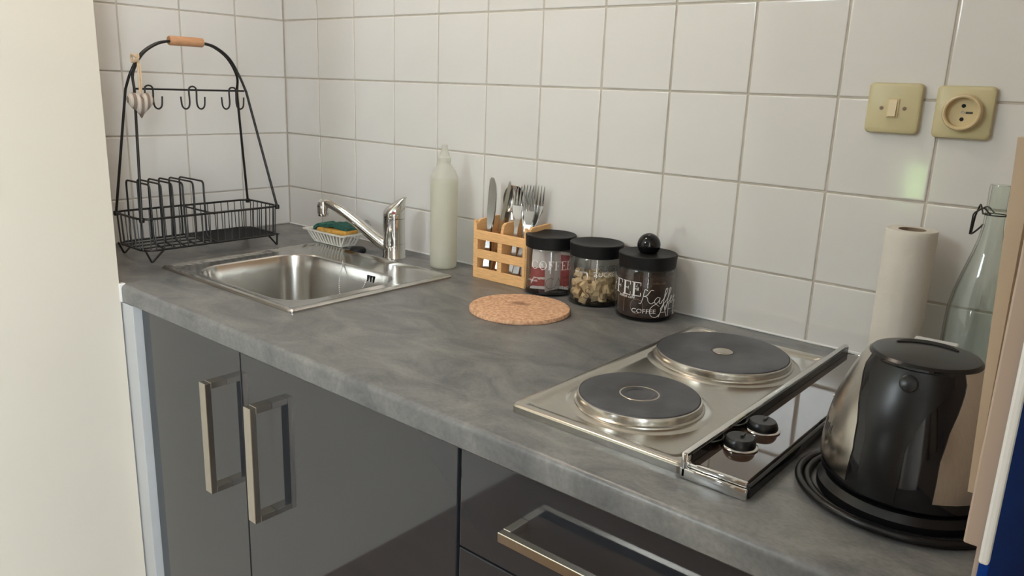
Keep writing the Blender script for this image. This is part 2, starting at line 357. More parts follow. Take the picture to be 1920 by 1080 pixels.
# ------------------------------------------------------------------ worktop
WT = 0.037; WR = 1.8925; YF = -0.662
HX0, HX1, HY0, HY1 = 0.345, 0.765, -0.522, -0.195
m = MB()
prof = [(HY0, -WT), (YF+0.003, -WT), (YF, -WT+0.003)]
for i in range(7):
    a = PI-(PI/2)*i/6; prof.append((YF+0.010+0.010*math.cos(a), -0.010+0.010*math.sin(a)))
prof.append((HY0, 0.0))
m.prism(prof, WR-0.388, 'x', 0.388)
m.box(0.0, 0.388, -0.66, HY0, -WT, 0)
m.box(0.0, HX0, HY0, -0.001, -WT, 0); m.box(HX1, WR, HY0, -0.001, -WT, 0); m.box(HX0, HX1, HY1, -0.001, -WT, 0)
wt = m.build('worktop', 'worktop', fix=False); shade(wt.data, 30)
tag(wt, 'long mottled grey stone-look kitchen worktop with rounded front edge', 'worktop')
struct(MB().box(0.377, 0.3905, -0.6655, -0.652, -WT, 0.001, 0.002).build('trim_3', 'white'))

# ------------------------------------------------------------------ base cabinets
YD = -0.645
def bar_handle_v(parent, x, z0, z1):
    y0, y1 = YD-0.041, YD; w = 0.021; t = 0.011
    b = MB(); b.box(x, x+w, y0, y0+t, z0, z1, 0.0008, 1); b.box(x, x+w, y0+t, y1, z1-t, z1, 0.0006, 1); b.box(x, x+w, y0+t, y1, z0, z0+t, 0.0006, 1)
    return b.build('handle', 'nickel', parent)
def carcass(x0, x1, parent):
    b = MB(); b.box(x0, x0+0.016, -0.62, -0.03, -0.80, -WT-0.001); b.box(x1-0.016, x1, -0.62, -0.03, -0.80, -WT-0.001)
    b.box(x0+0.016, x1-0.016, -0.62, -0.03, -0.80, -0.784); b.box(x0+0.016, x1-0.016, -0.04, -0.03, -0.784, -WT-0.02)
    b.build('body', 'carcass', parent)
    MB().box(x0, x1, -0.57, -0.555, FLOOR, -0.80).build('plinth', 'carcass', parent)
cab = thing('sink_cabinet', 'gloss grey two-door base cabinet below the sink', 'cabinet', (0.85, -0.3, FLOOR))
ic = Matrix.Translation((-0.85, 0.3, -FLOOR))
c_children = []
carcass(0.290, 1.313, cab)
d = MB().box(0.433, 0.7895, YD, YD+0.019, -0.795, -0.043, 0.0012).build('door', 'door', cab); bar_handle_v(d, 0.722, -0.318, -0.108)
d = MB().box(0.7925, 1.3105, YD, YD+0.019, -0.795, -0.043, 0.0012).build('door', 'door', cab); bar_handle_v(d, 0.862, -0.320, -0.112)
for ch in cab.children: ch.location = -Vector(cab.location)
cab2 = thing('drawer_cabinet', 'gloss grey drawer cabinet below the electric hob', 'cabinet', (1.6, -0.3, FLOOR))
carcass(1.314, 1.885, cab2)
for (z0, z1) in ((-0.1865, -0.043), (-0.49, -0.1895), (-0.795, -0.493)):
    d = MB().box(1.3165, 1.883, YD, YD+0.019, z0, z1, 0.0012).build('drawer_front', 'door', cab2)
    zt = -0.103 if z1 > -0.1 else z1-0.06
    y0 = YD-0.045; b = MB(); b.box(1.42, 1.78, y0, y0+0.011, zt-0.013, zt, 0.0008, 1)
    b.box(1.42, 1.431, y0+0.011, YD, zt-0.013, zt, 0.0006, 1); b.box(1.769, 1.78, y0+0.011, YD, zt-0.013, zt, 0.0006, 1)
    b.build('handle', 'nickel', d)
for ch in cab2.children: ch.location = -Vector(cab2.location)
ep = MB().box(0.335, 0.430, -0.661, -0.621, FLOOR, -WT-0.001, 0.001).build('end_panel', 'panelwhite')
tag(ep, 'narrow white end panel between the cream wall and the grey cabinet', 'panel')

# ------------------------------------------------------------------ sink
SX, SY, SHX, SHY = 0.5455, -0.331, 0.2425, 0.2085
sk = thing('sink', 'square stainless steel inset sink with a single bowl', 'sink', (SX, SY, 0))
def rr(hx, hy, r, z, ox=0, oy=0): return rrect(ox, oy, hx, hy, r, z)
BX, BY = 0.185, 0.142; OX, OY = 0.005, -0.030
R_list = [rr(SHX, SHY, 0.012, 0.0002), rr(SHX, SHY, 0.012, 0.0035), rr(SHX-0.003, SHY-0.003, 0.011, 0.006), rr(SHX-0.010, SHY-0.010, 0.010, 0.0065),
          rr(SHX-0.016, SHY-0.016, 0.010, 0.0035), rr(SHX-0.030, SHY-0.028, 0.012, 0.0025),
          rr(BX+0.012, BY+0.012, 0.078, 0.0022, OX, OY), rr(BX+0.004, BY+0.004, 0.073, 0.0021, OX, OY), rr(BX+0.001, BY+0.001, 0.071, -0.0005, OX, OY), rr(BX, BY, 0.070, -0.005, OX, OY),
          rr(BX-0.004, BY-0.004, 0.068, -0.03, OX, OY), rr(BX-0.010, BY-0.010, 0.065, -0.115, OX, OY), rr(BX-0.016, BY-0.016, 0.062, -0.135, OX, OY),
          rr(BX-0.030, BY-0.030, 0.055, -0.147, OX, OY), rr(BX-0.06, BY-0.06, 0.03, -0.150, OX, OY), rr(0.03, 0.03, 0.0299, -0.152, OX, OY)]
MB().rings(R_list).build('basin', 'sinksteel', sk, 28)
MB().lathe([(0.0, -0.151), (0.018, -0.151), (0.022, -0.148), (0.028, -0.148), (0.031, -0.1505)], 32, (OX, OY)).build('drain', 'chrome', sk, 40)
ow = OY+BY-0.0022
for k in range(3):
    MB().box(0.070+0.0095*k, 0.0745+0.0095*k, ow-0.0012, ow+0.001, -0.024, -0.009, 0.0006).build('overflow_slot', 'dark', sk)
cp = spline([(-0.030, OY+BY+0.008, 0.0035), (-0.018, OY+BY-0.004, -0.006), (-0.008, OY+BY-0.020, -0.040), (0.008, OY+BY-0.030, -0.075), (0.030, OY+BY-0.040, -0.108), (0.054, OY+BY-0.034, -0.085), (0.068, OY+BY-0.020, -0.048), (0.074, OY+BY-0.006, -0.017)], 10)
cm = MB(); acc = 0
for i in range(len(cp)-1):
    seg = (cp[i+1]-cp[i]).length
    while acc < seg:
        q = cp[i].lerp(cp[i+1], acc/seg); cm.lathe([(0.0, -0.0019), (0.0018, -0.0009), (0.0018, 0.0009), (0.0, 0.0019)], 6)
        n = 6*4
        for j in range(len(cm.v)-n, len(cm.v)): v = cm.v[j]; cm.v[j] = (v[0]+q.x, v[1]+q.y, v[2]+q.z)
        acc += 0.0044
    acc -= seg
cm.build('plug_chain', 'chrome', sk, 60, fix=False)

# ------------------------------------------------------------------ mixer tap
TX, TY = 0.549, -0.083
tp = thing('mixer_tap', 'chrome single-lever mixer tap with long slanted spout behind the sink', 'tap', (TX, TY, 0))
MB().lathe([(0.0, 0), (0.0285, 0), (0.0285, 0.003), (0.0265, 0.006), (0.0262, 0.035), (0.0256, 0.0355), (0.0262, 0.036), (0.026, 0.096), (0.0, 0.096)], 48).build('body', 'chrome', tp, 35)
# lever: a cap drawn out into a short beak towards the back right
lr = []
for (r, z, off) in [(0.0262, 0.097, 0), (0.0265, 0.1045, 0), (0.0260, 0.112, 0.0006), (0.0232, 0.120, 0.0035), (0.0185, 0.128, 0.0085), (0.0135, 0.135, 0.0140), (0.0090, 0.141, 0.0190), (0.0060, 0.1455, 0.0240), (0.0030, 0.1475, 0.0275)]:
    lr.append([(off*0.76+r*math.cos(2*PI*k/32), off*0.65+r*math.sin(2*PI*k/32), z-0.25*0*off) for k in range(32)])
lo = MB().rings(lr, True, True).build('lever', 'chrome', tp, 45)
MB().lathe([(0, 0.0), (0.0035, 0.0), (0.003, 0.001), (0, 0.0012)], 12).build('hot_cold_mark', 'red', lo, 40)
mk = lo.children[-1]; mk.rotation_euler = (PI/2, 0, math.radians(48)); a = math.radians(-42); mk.location = (0.0262*math.cos(a), 0.0262*math.sin(a), 0.112)
dx, dy = 0.363-TX, -0.15-TY
def sp(t, z): return (dx*t, dy*t, z)
pts = spline([sp(0.05, 0.022), sp(0.18, 0.034), sp(0.45, 0.068), sp(0.70, 0.098), sp(0.88, 0.114), sp(0.97, 0.116), sp(1.0, 0.110)], 6)
k = len(pts)
spm = MB().tube(pts, [0.0165-0.0065*min(1, i/(k*0.75)) for i in range(k)], 16)
spo = spm.build('spout', 'chrome', tp, 50)
MB().lathe([(0, 0.084), (0.0130, 0.084), (0.0132, 0.089), (0.0152, 0.091), (0.0155, 0.108), (0.0135, 0.120), (0.007, 0.1255), (0, 0.126)], 24, (dx, dy)).build('aerator', 'chrome', spo, 40)

# ------------------------------------------------------------------ soap dish with sponge
ds = thing('soap_dish', 'white slatted plastic soap dish with clear suction cups behind the sink', 'dish', (0.352, -0.110, 0))
m = MB(); oz = 0.042
m.rings([rrect(0, 0, 0.082, 0.041, 0.008, oz-0.003), rrect(0, 0, 0.082, 0.041, 0.008, oz), rrect(0, 0, 0.070, 0.031, 0.006, oz-0.001), rrect(0, 0, 0.069, 0.030, 0.006, oz-0.004), rrect(0, 0, 0.082, 0.041, 0.008, oz-0.003)], cap_last=False)
m.build('rim', 'white_plastic', ds)
b = MB()
for i in range(-5, 6):
    x = i*0.0125
    b.tube(fillet([(x*1.05, -0.034, oz-0.003), (x*0.85, -0.022, 0.010), (x*0.85, 0.022, 0.010), (x*1.05, 0.034, oz-0.003)], 0.008, 4), 0.0022, 6)
for y in (-0.02, 0, 0.02): b.tube([(-0.056, y, 0.0098), (0.056, y, 0.0098)], 0.002, 6)
for sx in (-1, 1):
    for sy in (-0.6, 0, 0.6): b.tube(fillet([(sx*0.072, sy*0.04, oz-0.003), (sx*0.054, sy*0.034, 0.010)], 0.006), 0.0022, 6)
b.build('basket', 'white_plastic', ds, 40)
for sx in (-0.045, 0.045): MB().lathe([(0.009, 0), (0.011, 0.0008), (0.006, 0.004), (0.004, 0.0095)], 16, (sx, 0)).build('foot', 'soft_clear', ds, 40)
for sx in (0.038, 0.066):
    s_ = MB().lathe([(0.0, 0.004), (0.005, 0.004), (0.006, 0.009), (0.014, 0.0135), (0.018, 0.017), (0.0175, 0.0175), (0.012, 0.0145), (0.0, 0.011)], 20).build('suction_cup', 'soft_clear', ds, 40)
    s_.rotation_euler = (-PI/2, 0, 0); s_.location = (sx, 0.034, oz+0.012)
spg = thing('sponge', 'yellow washing-up sponge with green scouring pad in the white dish', 'sponge', (0.360, -0.112, oz-0.004), math.radians(6))
m = MB().box(-0.040, 0.060, -0.026, 0.020, 0, 0.011, 0.003); y_ = m.build('foam', 'sponge_yellow', spg, 50)
g = MB()
gx = [(-0.06+0.012*i) for i in range(11)]
top = [(x-0.004, 0.015+0.0025*math.sin(i*1.1)+(0.005 if 4 <= i <= 6 else 0)-(0.010 if i == 0 else 0.004 if i == 1 else 0)) for i, x in enumerate(gx)]
g.prism([(x, z-0.004) for x, z in top]+[(x, z+0.004) for x, z in reversed(top)], 0.046, 'y', -0.016); g.build('scouring_pad', 'sponge_green', spg)
pg = MB().lathe([(0, 0), (0.019, 0), (0.021, 0.003), (0.021, 0.007), (0.017, 0.012), (0, 0.013)], 28, (0.447, -0.112)).build('sink_plug', 'rubber', None, 40)
tag(pg, 'black rubber sink plug lying beside the white soap dish', 'plug')

# ------------------------------------------------------------------ dish rack
rk = thing('dish_rack', 'tall black wire dish drying rack with wooden carrying handle', 'dish rack', (0.19, -0.38, 0))
def rp(x, y, z): return (x-0.19, y+0.38, z)
RX0, RX1, RY0, RY1, RZ0, RZ1 = 0.118, 0.263, -0.552, -0.207, 0.030, 0.101
def loop(z, r=0.028, d=0.0):
    return [(p[0]-0.19, p[1]+0.38, z) for p in rrect((RX0+RX1)/2, (RY0+RY1)/2, (RX1-RX0)/2-d, (RY1-RY0)/2-d, r, z, 6)]
m = MB(); m.tube(loop(RZ1), 0.0026, 8, True); m.build('top_rail', 'wire', rk, 50)
m = MB(); m.tube(loop(RZ0, d=0.003), 0.0024, 8, True); m.build('bottom_rail', 'wire', rk, 50)
def wires(name, segs, r=0.0012, n=5):
    for a in segs: MB().tube([rp(*p) for p in a], r, n).build(name, 'wire', rk, 60)
vs = []
yy = RY0+0.028
while yy < RY1-0.02:
    vs.append([(RX1, yy, RZ1), (RX1-0.003, yy, RZ0)]); vs.append([(RX0, yy, RZ1), (RX0+0.003, yy, RZ0)]); yy += 0.0185
xx = RX0+0.026
while xx < RX1-0.02:
    for y in (RY0, RY1): vs.append([(xx, y, RZ1), (xx, y+(0.003 if y == RY0 else -0.003), RZ0)])
    xx += 0.0185
for cx, cy, sx, sy in ((RX1-0.028, RY1-0.028, 1, 1), (RX0+0.028, RY1-0.028, -1, 1), (RX1-0.028, RY0+0.028, 1, -1), (RX0+0.028, RY0+0.028, -1, -1)):
    for a in (25, 65):
        c_, s_ = math.cos(math.radians(a))*0.028, math.sin(math.radians(a))*0.028
        vs.append([(cx+sx*c_, cy+sy*s_, RZ1), (cx+sx*c_*0.9, cy+sy*s_*0.9, RZ0)])
wires('upright_wire', vs)
YDV = -0.383
wires('divider_rail', [[(RX0, YDV, RZ1-0.002), (RX1, YDV, RZ1-0.002)], [(RX0, YDV, RZ0), (RX1, YDV, RZ0)]], 0.0022, 7)
wires('floor_wire', [[(x, RY0, RZ0), (x, YDV, RZ0)] for x in (0.155, 0.19, 0.225)], 0.0018, 6)
wires('mesh_wire', [[(x, YDV, RZ0), (x, RY1, RZ0)] for x in [RX0+0.006+0.006*i for i in range(23)]], 0.0011, 4)
wires('mesh_wire', [[(RX0, y, RZ0-0.001), (RX1, y, RZ0-0.001)] for y in [YDV+0.012+0.012*i for i in range(14)]], 0.0011, 4)
for i in range(6):
    y = -0.517+0.0253*i
    MB().tube([rp(*p) for p in fillet([(0.122, y, RZ0), (0.122, y, 0.172), (0.234, y, 0.172), (0.236, y, RZ0+0.012), (0.262, y+0.012, RZ0)], 0.010, 5)], 0.0023, 8).build('plate_divider', 'wire', rk, 60)
for (x, y) in ((0.258, -0.535), (0.258, -0.216), (0.123, -0.535), (0.123, -0.216)):
    yi = 0.022; c_ = max(min(y, -0.245), -0.512) if False else y
    ya, yb = (y-0.012, y+0.03) if y < -0.4 else (y-0.024, y+0.001)
    MB().tube([rp(*p) for p in fillet([(x, ya, RZ0), (x-0.001, y, 0.0026), (x, yb, RZ0)], 0.004, 4)], 0.0023, 8).build('foot', 'wire', rk, 60)
# the two hoops: splayed at the base, bundled under the handle
for x0, x1, s in ((RX1, 0.192, 1), (RX0, 0.184, -1)):
    pts = [(x0-s*0.010, RY0+0.004, RZ1-0.002), (x0+(x1-x0)*0.75, -0.521, 0.375), (x1+s*0.002, -0.514, 0.410), (x1, -0.490, 0.450), (x1, -0.455, 0.474), (x1, -0.42, 0.482), (x1, -0.383, 0.484),
           (x1, -0.347, 0.482), (x1, -0.315, 0.474), (x1, -0.282, 0.450), (x1+s*0.002, -0.259, 0.410), (x0+(x1-x0)*0.75, -0.253, 0.375), (x0-s*0.006, RY1-0.004, RZ1-0.002)]
    q = [Vector(pts[0])]+spline(pts[1:-1], 5)+[Vector(pts[-1])]
    MB().tube([rp(*p) for p in q], 0.0030, 10).build('hoop', 'wire', rk, 60)
    for p in (pts[0], pts[-1]): MB().lathe([(0, -0.006), (0.0055, -0.005), (0.006, 0), (0.0055, 0.005), (0, 0.006)], 10).build('clip', 'wire', rk, 60, Vector(rp(*p)))
MB().tube([rp(0.188, -0.426, 0.483), rp(0.188, -0.424, 0.483), rp(0.188, -0.348, 0.483), rp(0.188, -0.346, 0.483)], [0.0095, 0.0105, 0.0105, 0.0095], 16).build('handle', 'beech', rk, 50)
MB().tube([rp(0.201, -0.519, 0.377), rp(0.201, -0.254, 0.377)], 0.0022, 8).build('hook_bar', 'wire', rk, 60)
for yc in (-0.487, -0.386, -0.286):
    pts = []
    for s in (-1, 1):
        p = [(0.204, yc+s*0.008, 0.381), (0.204, yc+s*0.0085, 0.350), (0.204, yc+s*0.012, 0.338), (0.204, yc+s*0.020, 0.335), (0.204, yc+s*0.027, 0.342), (0.204, yc+s*0.029, 0.362)]
        pts.append(p)
    q = list(reversed(pts[0]))+pts[1]
    MB().tube([rp(*p) for p in spline(q, 4)], 0.0020, 8).build('mug_hook', 'wire', rk, 60)

# heart ornament
ht = thing('heart_ornament', 'small striped fabric heart hanging on a cream ribbon from the rack', 'ornament', (0.216, -0.513, 0.347))
n = 40; outline = []
for i in range(n):
    a = 2*PI*i/n; hx = 16*math.sin(a)**3; hz = 13*math.cos(a)-5*math.cos(2*a)-2*math.cos(3*a)-math.cos(4*a)
    outline.append((hx/17.0*0.031, hz/17.0*0.032))
rings = []
for (s, d) in ((1.0, 0.0), (0.94, 0.005), (0.8, 0.0095), (0.55, 0.013), (0.25, 0.0145), (0.02, 0.015)):
    rings.append((s, d))
m = MB()
m.rings([[(d, y*s, z*s+0.002*(1-s)) for y, z in outline] for s, d in rings]); m.rings([[(-d, y*s, z*s+0.002*(1-s)) for y, z in outline] for s, d in rings])
m.build('heart', 'stripe', ht, 60)
b = MB()
b.tube(spline([(0.002, 0.0, 0.020), (-0.004, 0.002, 0.040), (-0.012, 0.006, 0.070), (-0.024, 0.012, 0.094)], 6), 0.0020, 6)
b.tube(spline([(0.002, 0.001, 0.020), (-0.003, 0.007, 0.040), (-0.011, 0.010, 0.070), (-0.024, 0.014, 0.094)], 6), 0.0020, 6)
b.tube(spline([(-0.024, 0.013, 0.094), (-0.034, 0.006, 0.102), (-0.038, 0.006, 0.094), (-0.024, 0.002, 0.086), (-0.014, 0.008, 0.094), (-0.024, 0.014, 0.102)], 6), 0.003, 6)
b.build('ribbon', 'ribbon', ht, 60)

# ------------------------------------------------------------------ detergent bottle
bt = thing('detergent_bottle', 'clear plastic squeeze bottle of pale washing liquid beside the tap', 'bottle', (0.7015, -0.068, 0))
MB().lathe([(0, 0.0005), (0.026, 0.0005), (0.0295, 0.003), (0.031, 0.008), (0.031, 0.205), (0.0305, 0.209), (0.025, 0.222), (0.015, 0.236), (0.0125, 0.240), (0.0125, 0.246), (0, 0.246)], 40).build('shell', 'milky', bt, 40)
MB().lathe([(0, 0.002), (0.026, 0.002), (0.0298, 0.008), (0.0298, 0.198), (0, 0.198)], 40).build('liquid', 'liquid', bt, 40)
MB().lathe([(0, 0.242), (0.0145, 0.242), (0.0145, 0.252), (0.011, 0.256), (0.0075, 0.270), (0.0065, 0.280), (0.004, 0.282), (0.0, 0.282)], 28).build('cap', 'milky', bt, 40)
for z in (0.048, 0.150): MB().box(-0.0308, -0.0300, -0.012, -0.008, z, z+0.022).build('print_mark', 'print_dark', bt)
# ------------------------------------------------------------------ cork trivet
ct = MB().lathe([(0, 0), (0.0945, 0), (0.0955, 0.001), (0.0955, 0.006), (0.0945, 0.0075), (0, 0.0075)], 64).build('cork_trivet', 'cork', None, 40, (1.055, -0.216, 0))
tag(ct, 'round cork trivet with a small brown stain lying on the worktop', 'trivet')
def cork_stain():
    m_ = M['cork']; N = m_.node_tree.nodes; L = m_.node_tree.links; b = N['Principled BSDF']
    old = b.inputs['Base Color'].links[0].from_socket
    tc = N.new('ShaderNodeTexCoord'); mp = N.new('ShaderNodeMapping'); mp.inputs['Location'].default_value = (0.012, -0.018, 0); L.new(tc.outputs['Object'], mp.inputs[0])
    nz = N.new('ShaderNodeTexNoise'); nz.inputs['Scale'].default_value = 45; L.new(mp.outputs[0], nz.inputs['Vector'])
    ln = N.new('ShaderNodeVectorMath'); ln.operation = 'LENGTH'; L.new(mp.outputs[0], ln.inputs[0])
    ad = N.new('ShaderNodeMath'); ad.operation = 'MULTIPLY_ADD'; ad.inputs[1].default_value = 0.05; L.new(nz.outputs['Fac'], ad.inputs[0]); L.new(ln.outputs['Value'], ad.inputs[2])
    r = N.new('ShaderNodeMapRange'); r.inputs[1].default_value = 0.033; r.inputs[2].default_value = 0.048; r.inputs[3].default_value = 0.55; r.inputs[4].default_value = 0.0; L.new(ad.outputs[0], r.inputs[0])
    mx = N.new('ShaderNodeMix'); mx.data_type = 'RGBA'; L.new(r.outputs[0], mx.inputs[0]); L.new(old, mx.inputs[6]); mx.inputs[7].default_value = (0.10, 0.028, 0.012, 1)
    L.new(mx.outputs[2], b.inputs['Base Color'])
cork_stain()

# ------------------------------------------------------------------ cutlery holder
hd = thing('cutlery_holder', 'slatted bamboo cutlery holder with two compartments beside the jars', 'cutlery holder', (0.885, -0.045, 0))
HW, HY_F, HY_B = 0.0755, -0.0385, 0.0385
for x, nm in ((-HW, 'side_panel'), (-0.0035, 'divider'), (HW-0.007, 'side_panel')):
    prof = [(HY_F+0.007, 0), (HY_B, 0), (HY_B, 0.131), (HY_F+0.018, 0.128), (HY_F+0.011, 0.124), (HY_F+0.007, 0.112)]
    MB().prism(prof, 0.007, 'x', x).build(nm, 'bamboo', hd)
for z0, z1 in ((0, 0.023), (0.045, 0.064), (0.086, 0.106)):
    MB().box(-HW, HW, HY_F, HY_F+0.0068, z0, z1, 0.0012).build('front_slat', 'bamboo', hd)
for x in (-HW, -0.006, HW-0.012):
    for z0, z1 in ((0.023, 0.045), (0.064, 0.086)): MB().box(x, x+0.012, HY_F+0.0004, HY_F+0.0068, z0, z1).build('front_post', 'bamboo', hd)
for x in (-HW, HW-0.0085): MB().prism([(x, 0.106), (x+0.0085, 0.106), (x+0.0085, 0.119), (x+0.0045, 0.126), (x, 0.128)], 0.0069, 'y', HY_F).build('front_post', 'bamboo', hd)
MB().box(-HW+0.007, HW-0.007, HY_B-0.006, HY_B, 0, 0.110, 0.001).build('back_panel', 'bamboo', hd)
MB().box(-HW+0.007, HW-0.007, HY_F+0.007, HY_B-0.006, 0, 0.006).build('floor_board', 'bamboo', hd)
# cutlery: local +z along the length, flat face towards -y
def handle_mesh(L=0.11):
    pr = [(-0.0055, 0.0), (0.0055, 0.0), (0.0075, 0.006), (0.0062, 0.03), (0.0042, 0.075), (0.0036, L), (-0.0036, L), (-0.0042, 0.075), (-0.0062, 0.03), (-0.0075, 0.006)]
    return MB().prism(pr, 0.0028, 'y', -0.0014).mesh('handle')
HM = handle_mesh(); HM.materials.append(M['cutlery'])
def bend(me, f):
    for v in me.vertices: v.co.y += f(v.co.z)
    return me
def blade_mesh():
    e = [(-0.0045, 0.100), (0.0045, 0.100), (0.0085, 0.118), (0.0105, 0.145), (0.0105, 0.172), (0.0085, 0.192), (0.003, 0.207), (-0.003, 0.211), (-0.0065, 0.205), (-0.0075, 0.185), (-0.0072, 0.13)]
    me = MB().prism(e, 0.0014, 'y', -0.0007).mesh('blade'); me.materials.append(M['cutlery']); return me
def fork_mesh():
    m = MB(); e = []
    base = [(-0.0036, 0.108), (0.0036, 0.108), (0.008, 0.128), (0.0118, 0.145), (0.0124, 0.157)]
    m.prism(base+[(-x, z) for x, z in reversed(base[2:])], 0.0016, 'y', -0.0008)
    for k in range(4):
        x = -0.0124+k*0.0067; m.prism([(x, 0.156), (x+0.0047, 0.156), (x+0.0042, 0.175), (x+0.0033, 0.197), (x+0.0024, 0.201), (x+0.0015, 0.197), (x+0.0005, 0.175)], 0.0016, 'y', -0.0008)
    me = m.mesh('head'); bm = bmesh.new(); bm.from_mesh(me); bm.to_mesh(me); bm.free()
    bend(me, lambda z: 0.010*math.sin(max(0, z-0.108)/0.093*PI)-0.004*max(0, (z-0.108)/0.093)); me.materials.append(M['cutlery']); return me
def spoon_mesh():
    rings = []; N_ = 24
    for s, d in ((1.0, 0.0), (0.97, -0.0012), (0.8, 0.0030), (0.5, 0.0062), (0.1, 0.0075)):
        rg = []
        for i in range(N_):
            a = 2*PI*i/N_; x = 0.0165*math.sin(a)*(1+0.10*-math.cos(a)); z = 0.170-0.030*math.cos(a); rg.append((x*s, d, 0.170+(z-0.170)*s))
        rings.append(rg)
    back = [[(p[0]*0.99, p[1]+0.0015, p[2]) for p in r] for r in rings]
    m = MB().rings(rings).rings(back); m.rings([rings[0], back[0]], cap_last=False)
    m.prism([(-0.0038, 0.106), (0.0038, 0.106), (0.006, 0.142), (-0.006, 0.142)], 0.0018, 'y', -0.0005)
    me = m.mesh('bowl'); me.materials.append(M['cutlery']); shade(me, 50); return me
BLM, FKM, SPM = blade_mesh(), fork_mesh(), spoon_mesh()
hx0, hy0 = 0.885, -0.045
def cutlery(kind, label, x, y, tx, ty, rz=0.0, lift=0.0, flip=False):
    t = thing(kind, label, kind.split('_')[-1], (hx0+x, hy0+y, 0.008+lift), 0, 'cutlery in the bamboo holder')
    t.rotation_euler = (math.radians(ty), math.radians(tx), math.radians(rz))
    link('handle', HM, None, t); link({'table_knife': 'blade', 'fork': 'head', 'spoon': 'bowl'}[kind], {'table_knife': BLM, 'fork': FKM, 'spoon': SPM}[kind], None, t)
    return t
cutlery('table_knife', 'leftmost table knife in the bamboo holder, blade nearest the viewer', -0.058, -0.016, 1.0, -7, 25)
cutlery('table_knife', 'table knife close behind the leftmost knife in the holder', -0.060, -0.004, -1.0, -5, 15, 0.0)
cutlery('table_knife', 'table knife tilted to the right, crossing beside the spoon', -0.044, -0.018, 6.5, -9, -25, 0.0)
cutlery('spoon', 'spoon standing bowl-up in front, between the knives and the forks', -0.026, -0.014, 6, -8, 22, 0.0)
cutlery('spoon', 'spoon half hidden behind the front spoon in the holder', -0.016, 0.006, 5, -4, 40, -0.004)
cutlery('fork', 'fork next to the spoon, turned sideways by the divider', 0.012, -0.010, 4, -6, 45, 0.0)
cutlery('fork', 'second sideways fork, tight behind the one by the divider', 0.018, 0.010, 4, -3, 40, 0.002)
cutlery('fork', 'fork leaning to the right, lower of the two at the right', 0.026, -0.018, 8, -9, 18, -0.004)
cutlery('fork', 'rightmost and tallest fork in the bamboo holder', 0.042, -0.006, 6.5, -7, 18, 0.006)
cutlery('fork', 'fork pushed down behind the rightmost fork', 0.052, -0.019, -1, -6, 14, -0.006)

# ------------------------------------------------------------------ storage jars
def text_pts(body, size, shear=0.0, font=None):
    cu = bpy.data.curves.new('txt', 'FONT'); cu.body = body; cu.size = size; cu.shear = shear; cu.resolution_u = 3
    o = bpy.data.objects.new('txt', cu); COL.objects.link(o)
    me = bpy.data.meshes.new_from_object(o.evaluated_get(bpy.context.evaluated_depsgraph_get()))
    vs = [tuple(v.co[:2]) for v in me.vertices]; fs = [tuple(p.vertices) for p in me.polygons]
    bpy.data.objects.remove(o); bpy.data.meshes.remove(me); return vs, fs
def wrap_text(name, body, size, r, phi0, th0, z, material, parent, shear=0.0, sx=1.0, rot=0.0):
    vs, fs = text_pts(body, size, shear); out = []
    for x, y in vs:
        x2 = x*sx; a = phi0+th0+x2/r; out.append((r*math.cos(a), r*math.sin(a), z+y+rot*x2))
    return MB().add(out, fs).build(name, material, parent)
def wrap_strokes(name, strokes, r, phi0, th0, z, w, material, parent, sc_=1.0):
    m = MB()
    for st in strokes:
        pts = [Vector((p[0], p[1], 0)) for p in st]
        if len(pts) > 2: pts = spline(pts, 5)
        q = []
        for p in pts: a = phi0+th0+p.x*sc_/r; q.append((r*math.cos(a), r*math.sin(a), z+p.y*sc_))
        m.tube(q, w, 5)
    return m.build(name, material, parent)
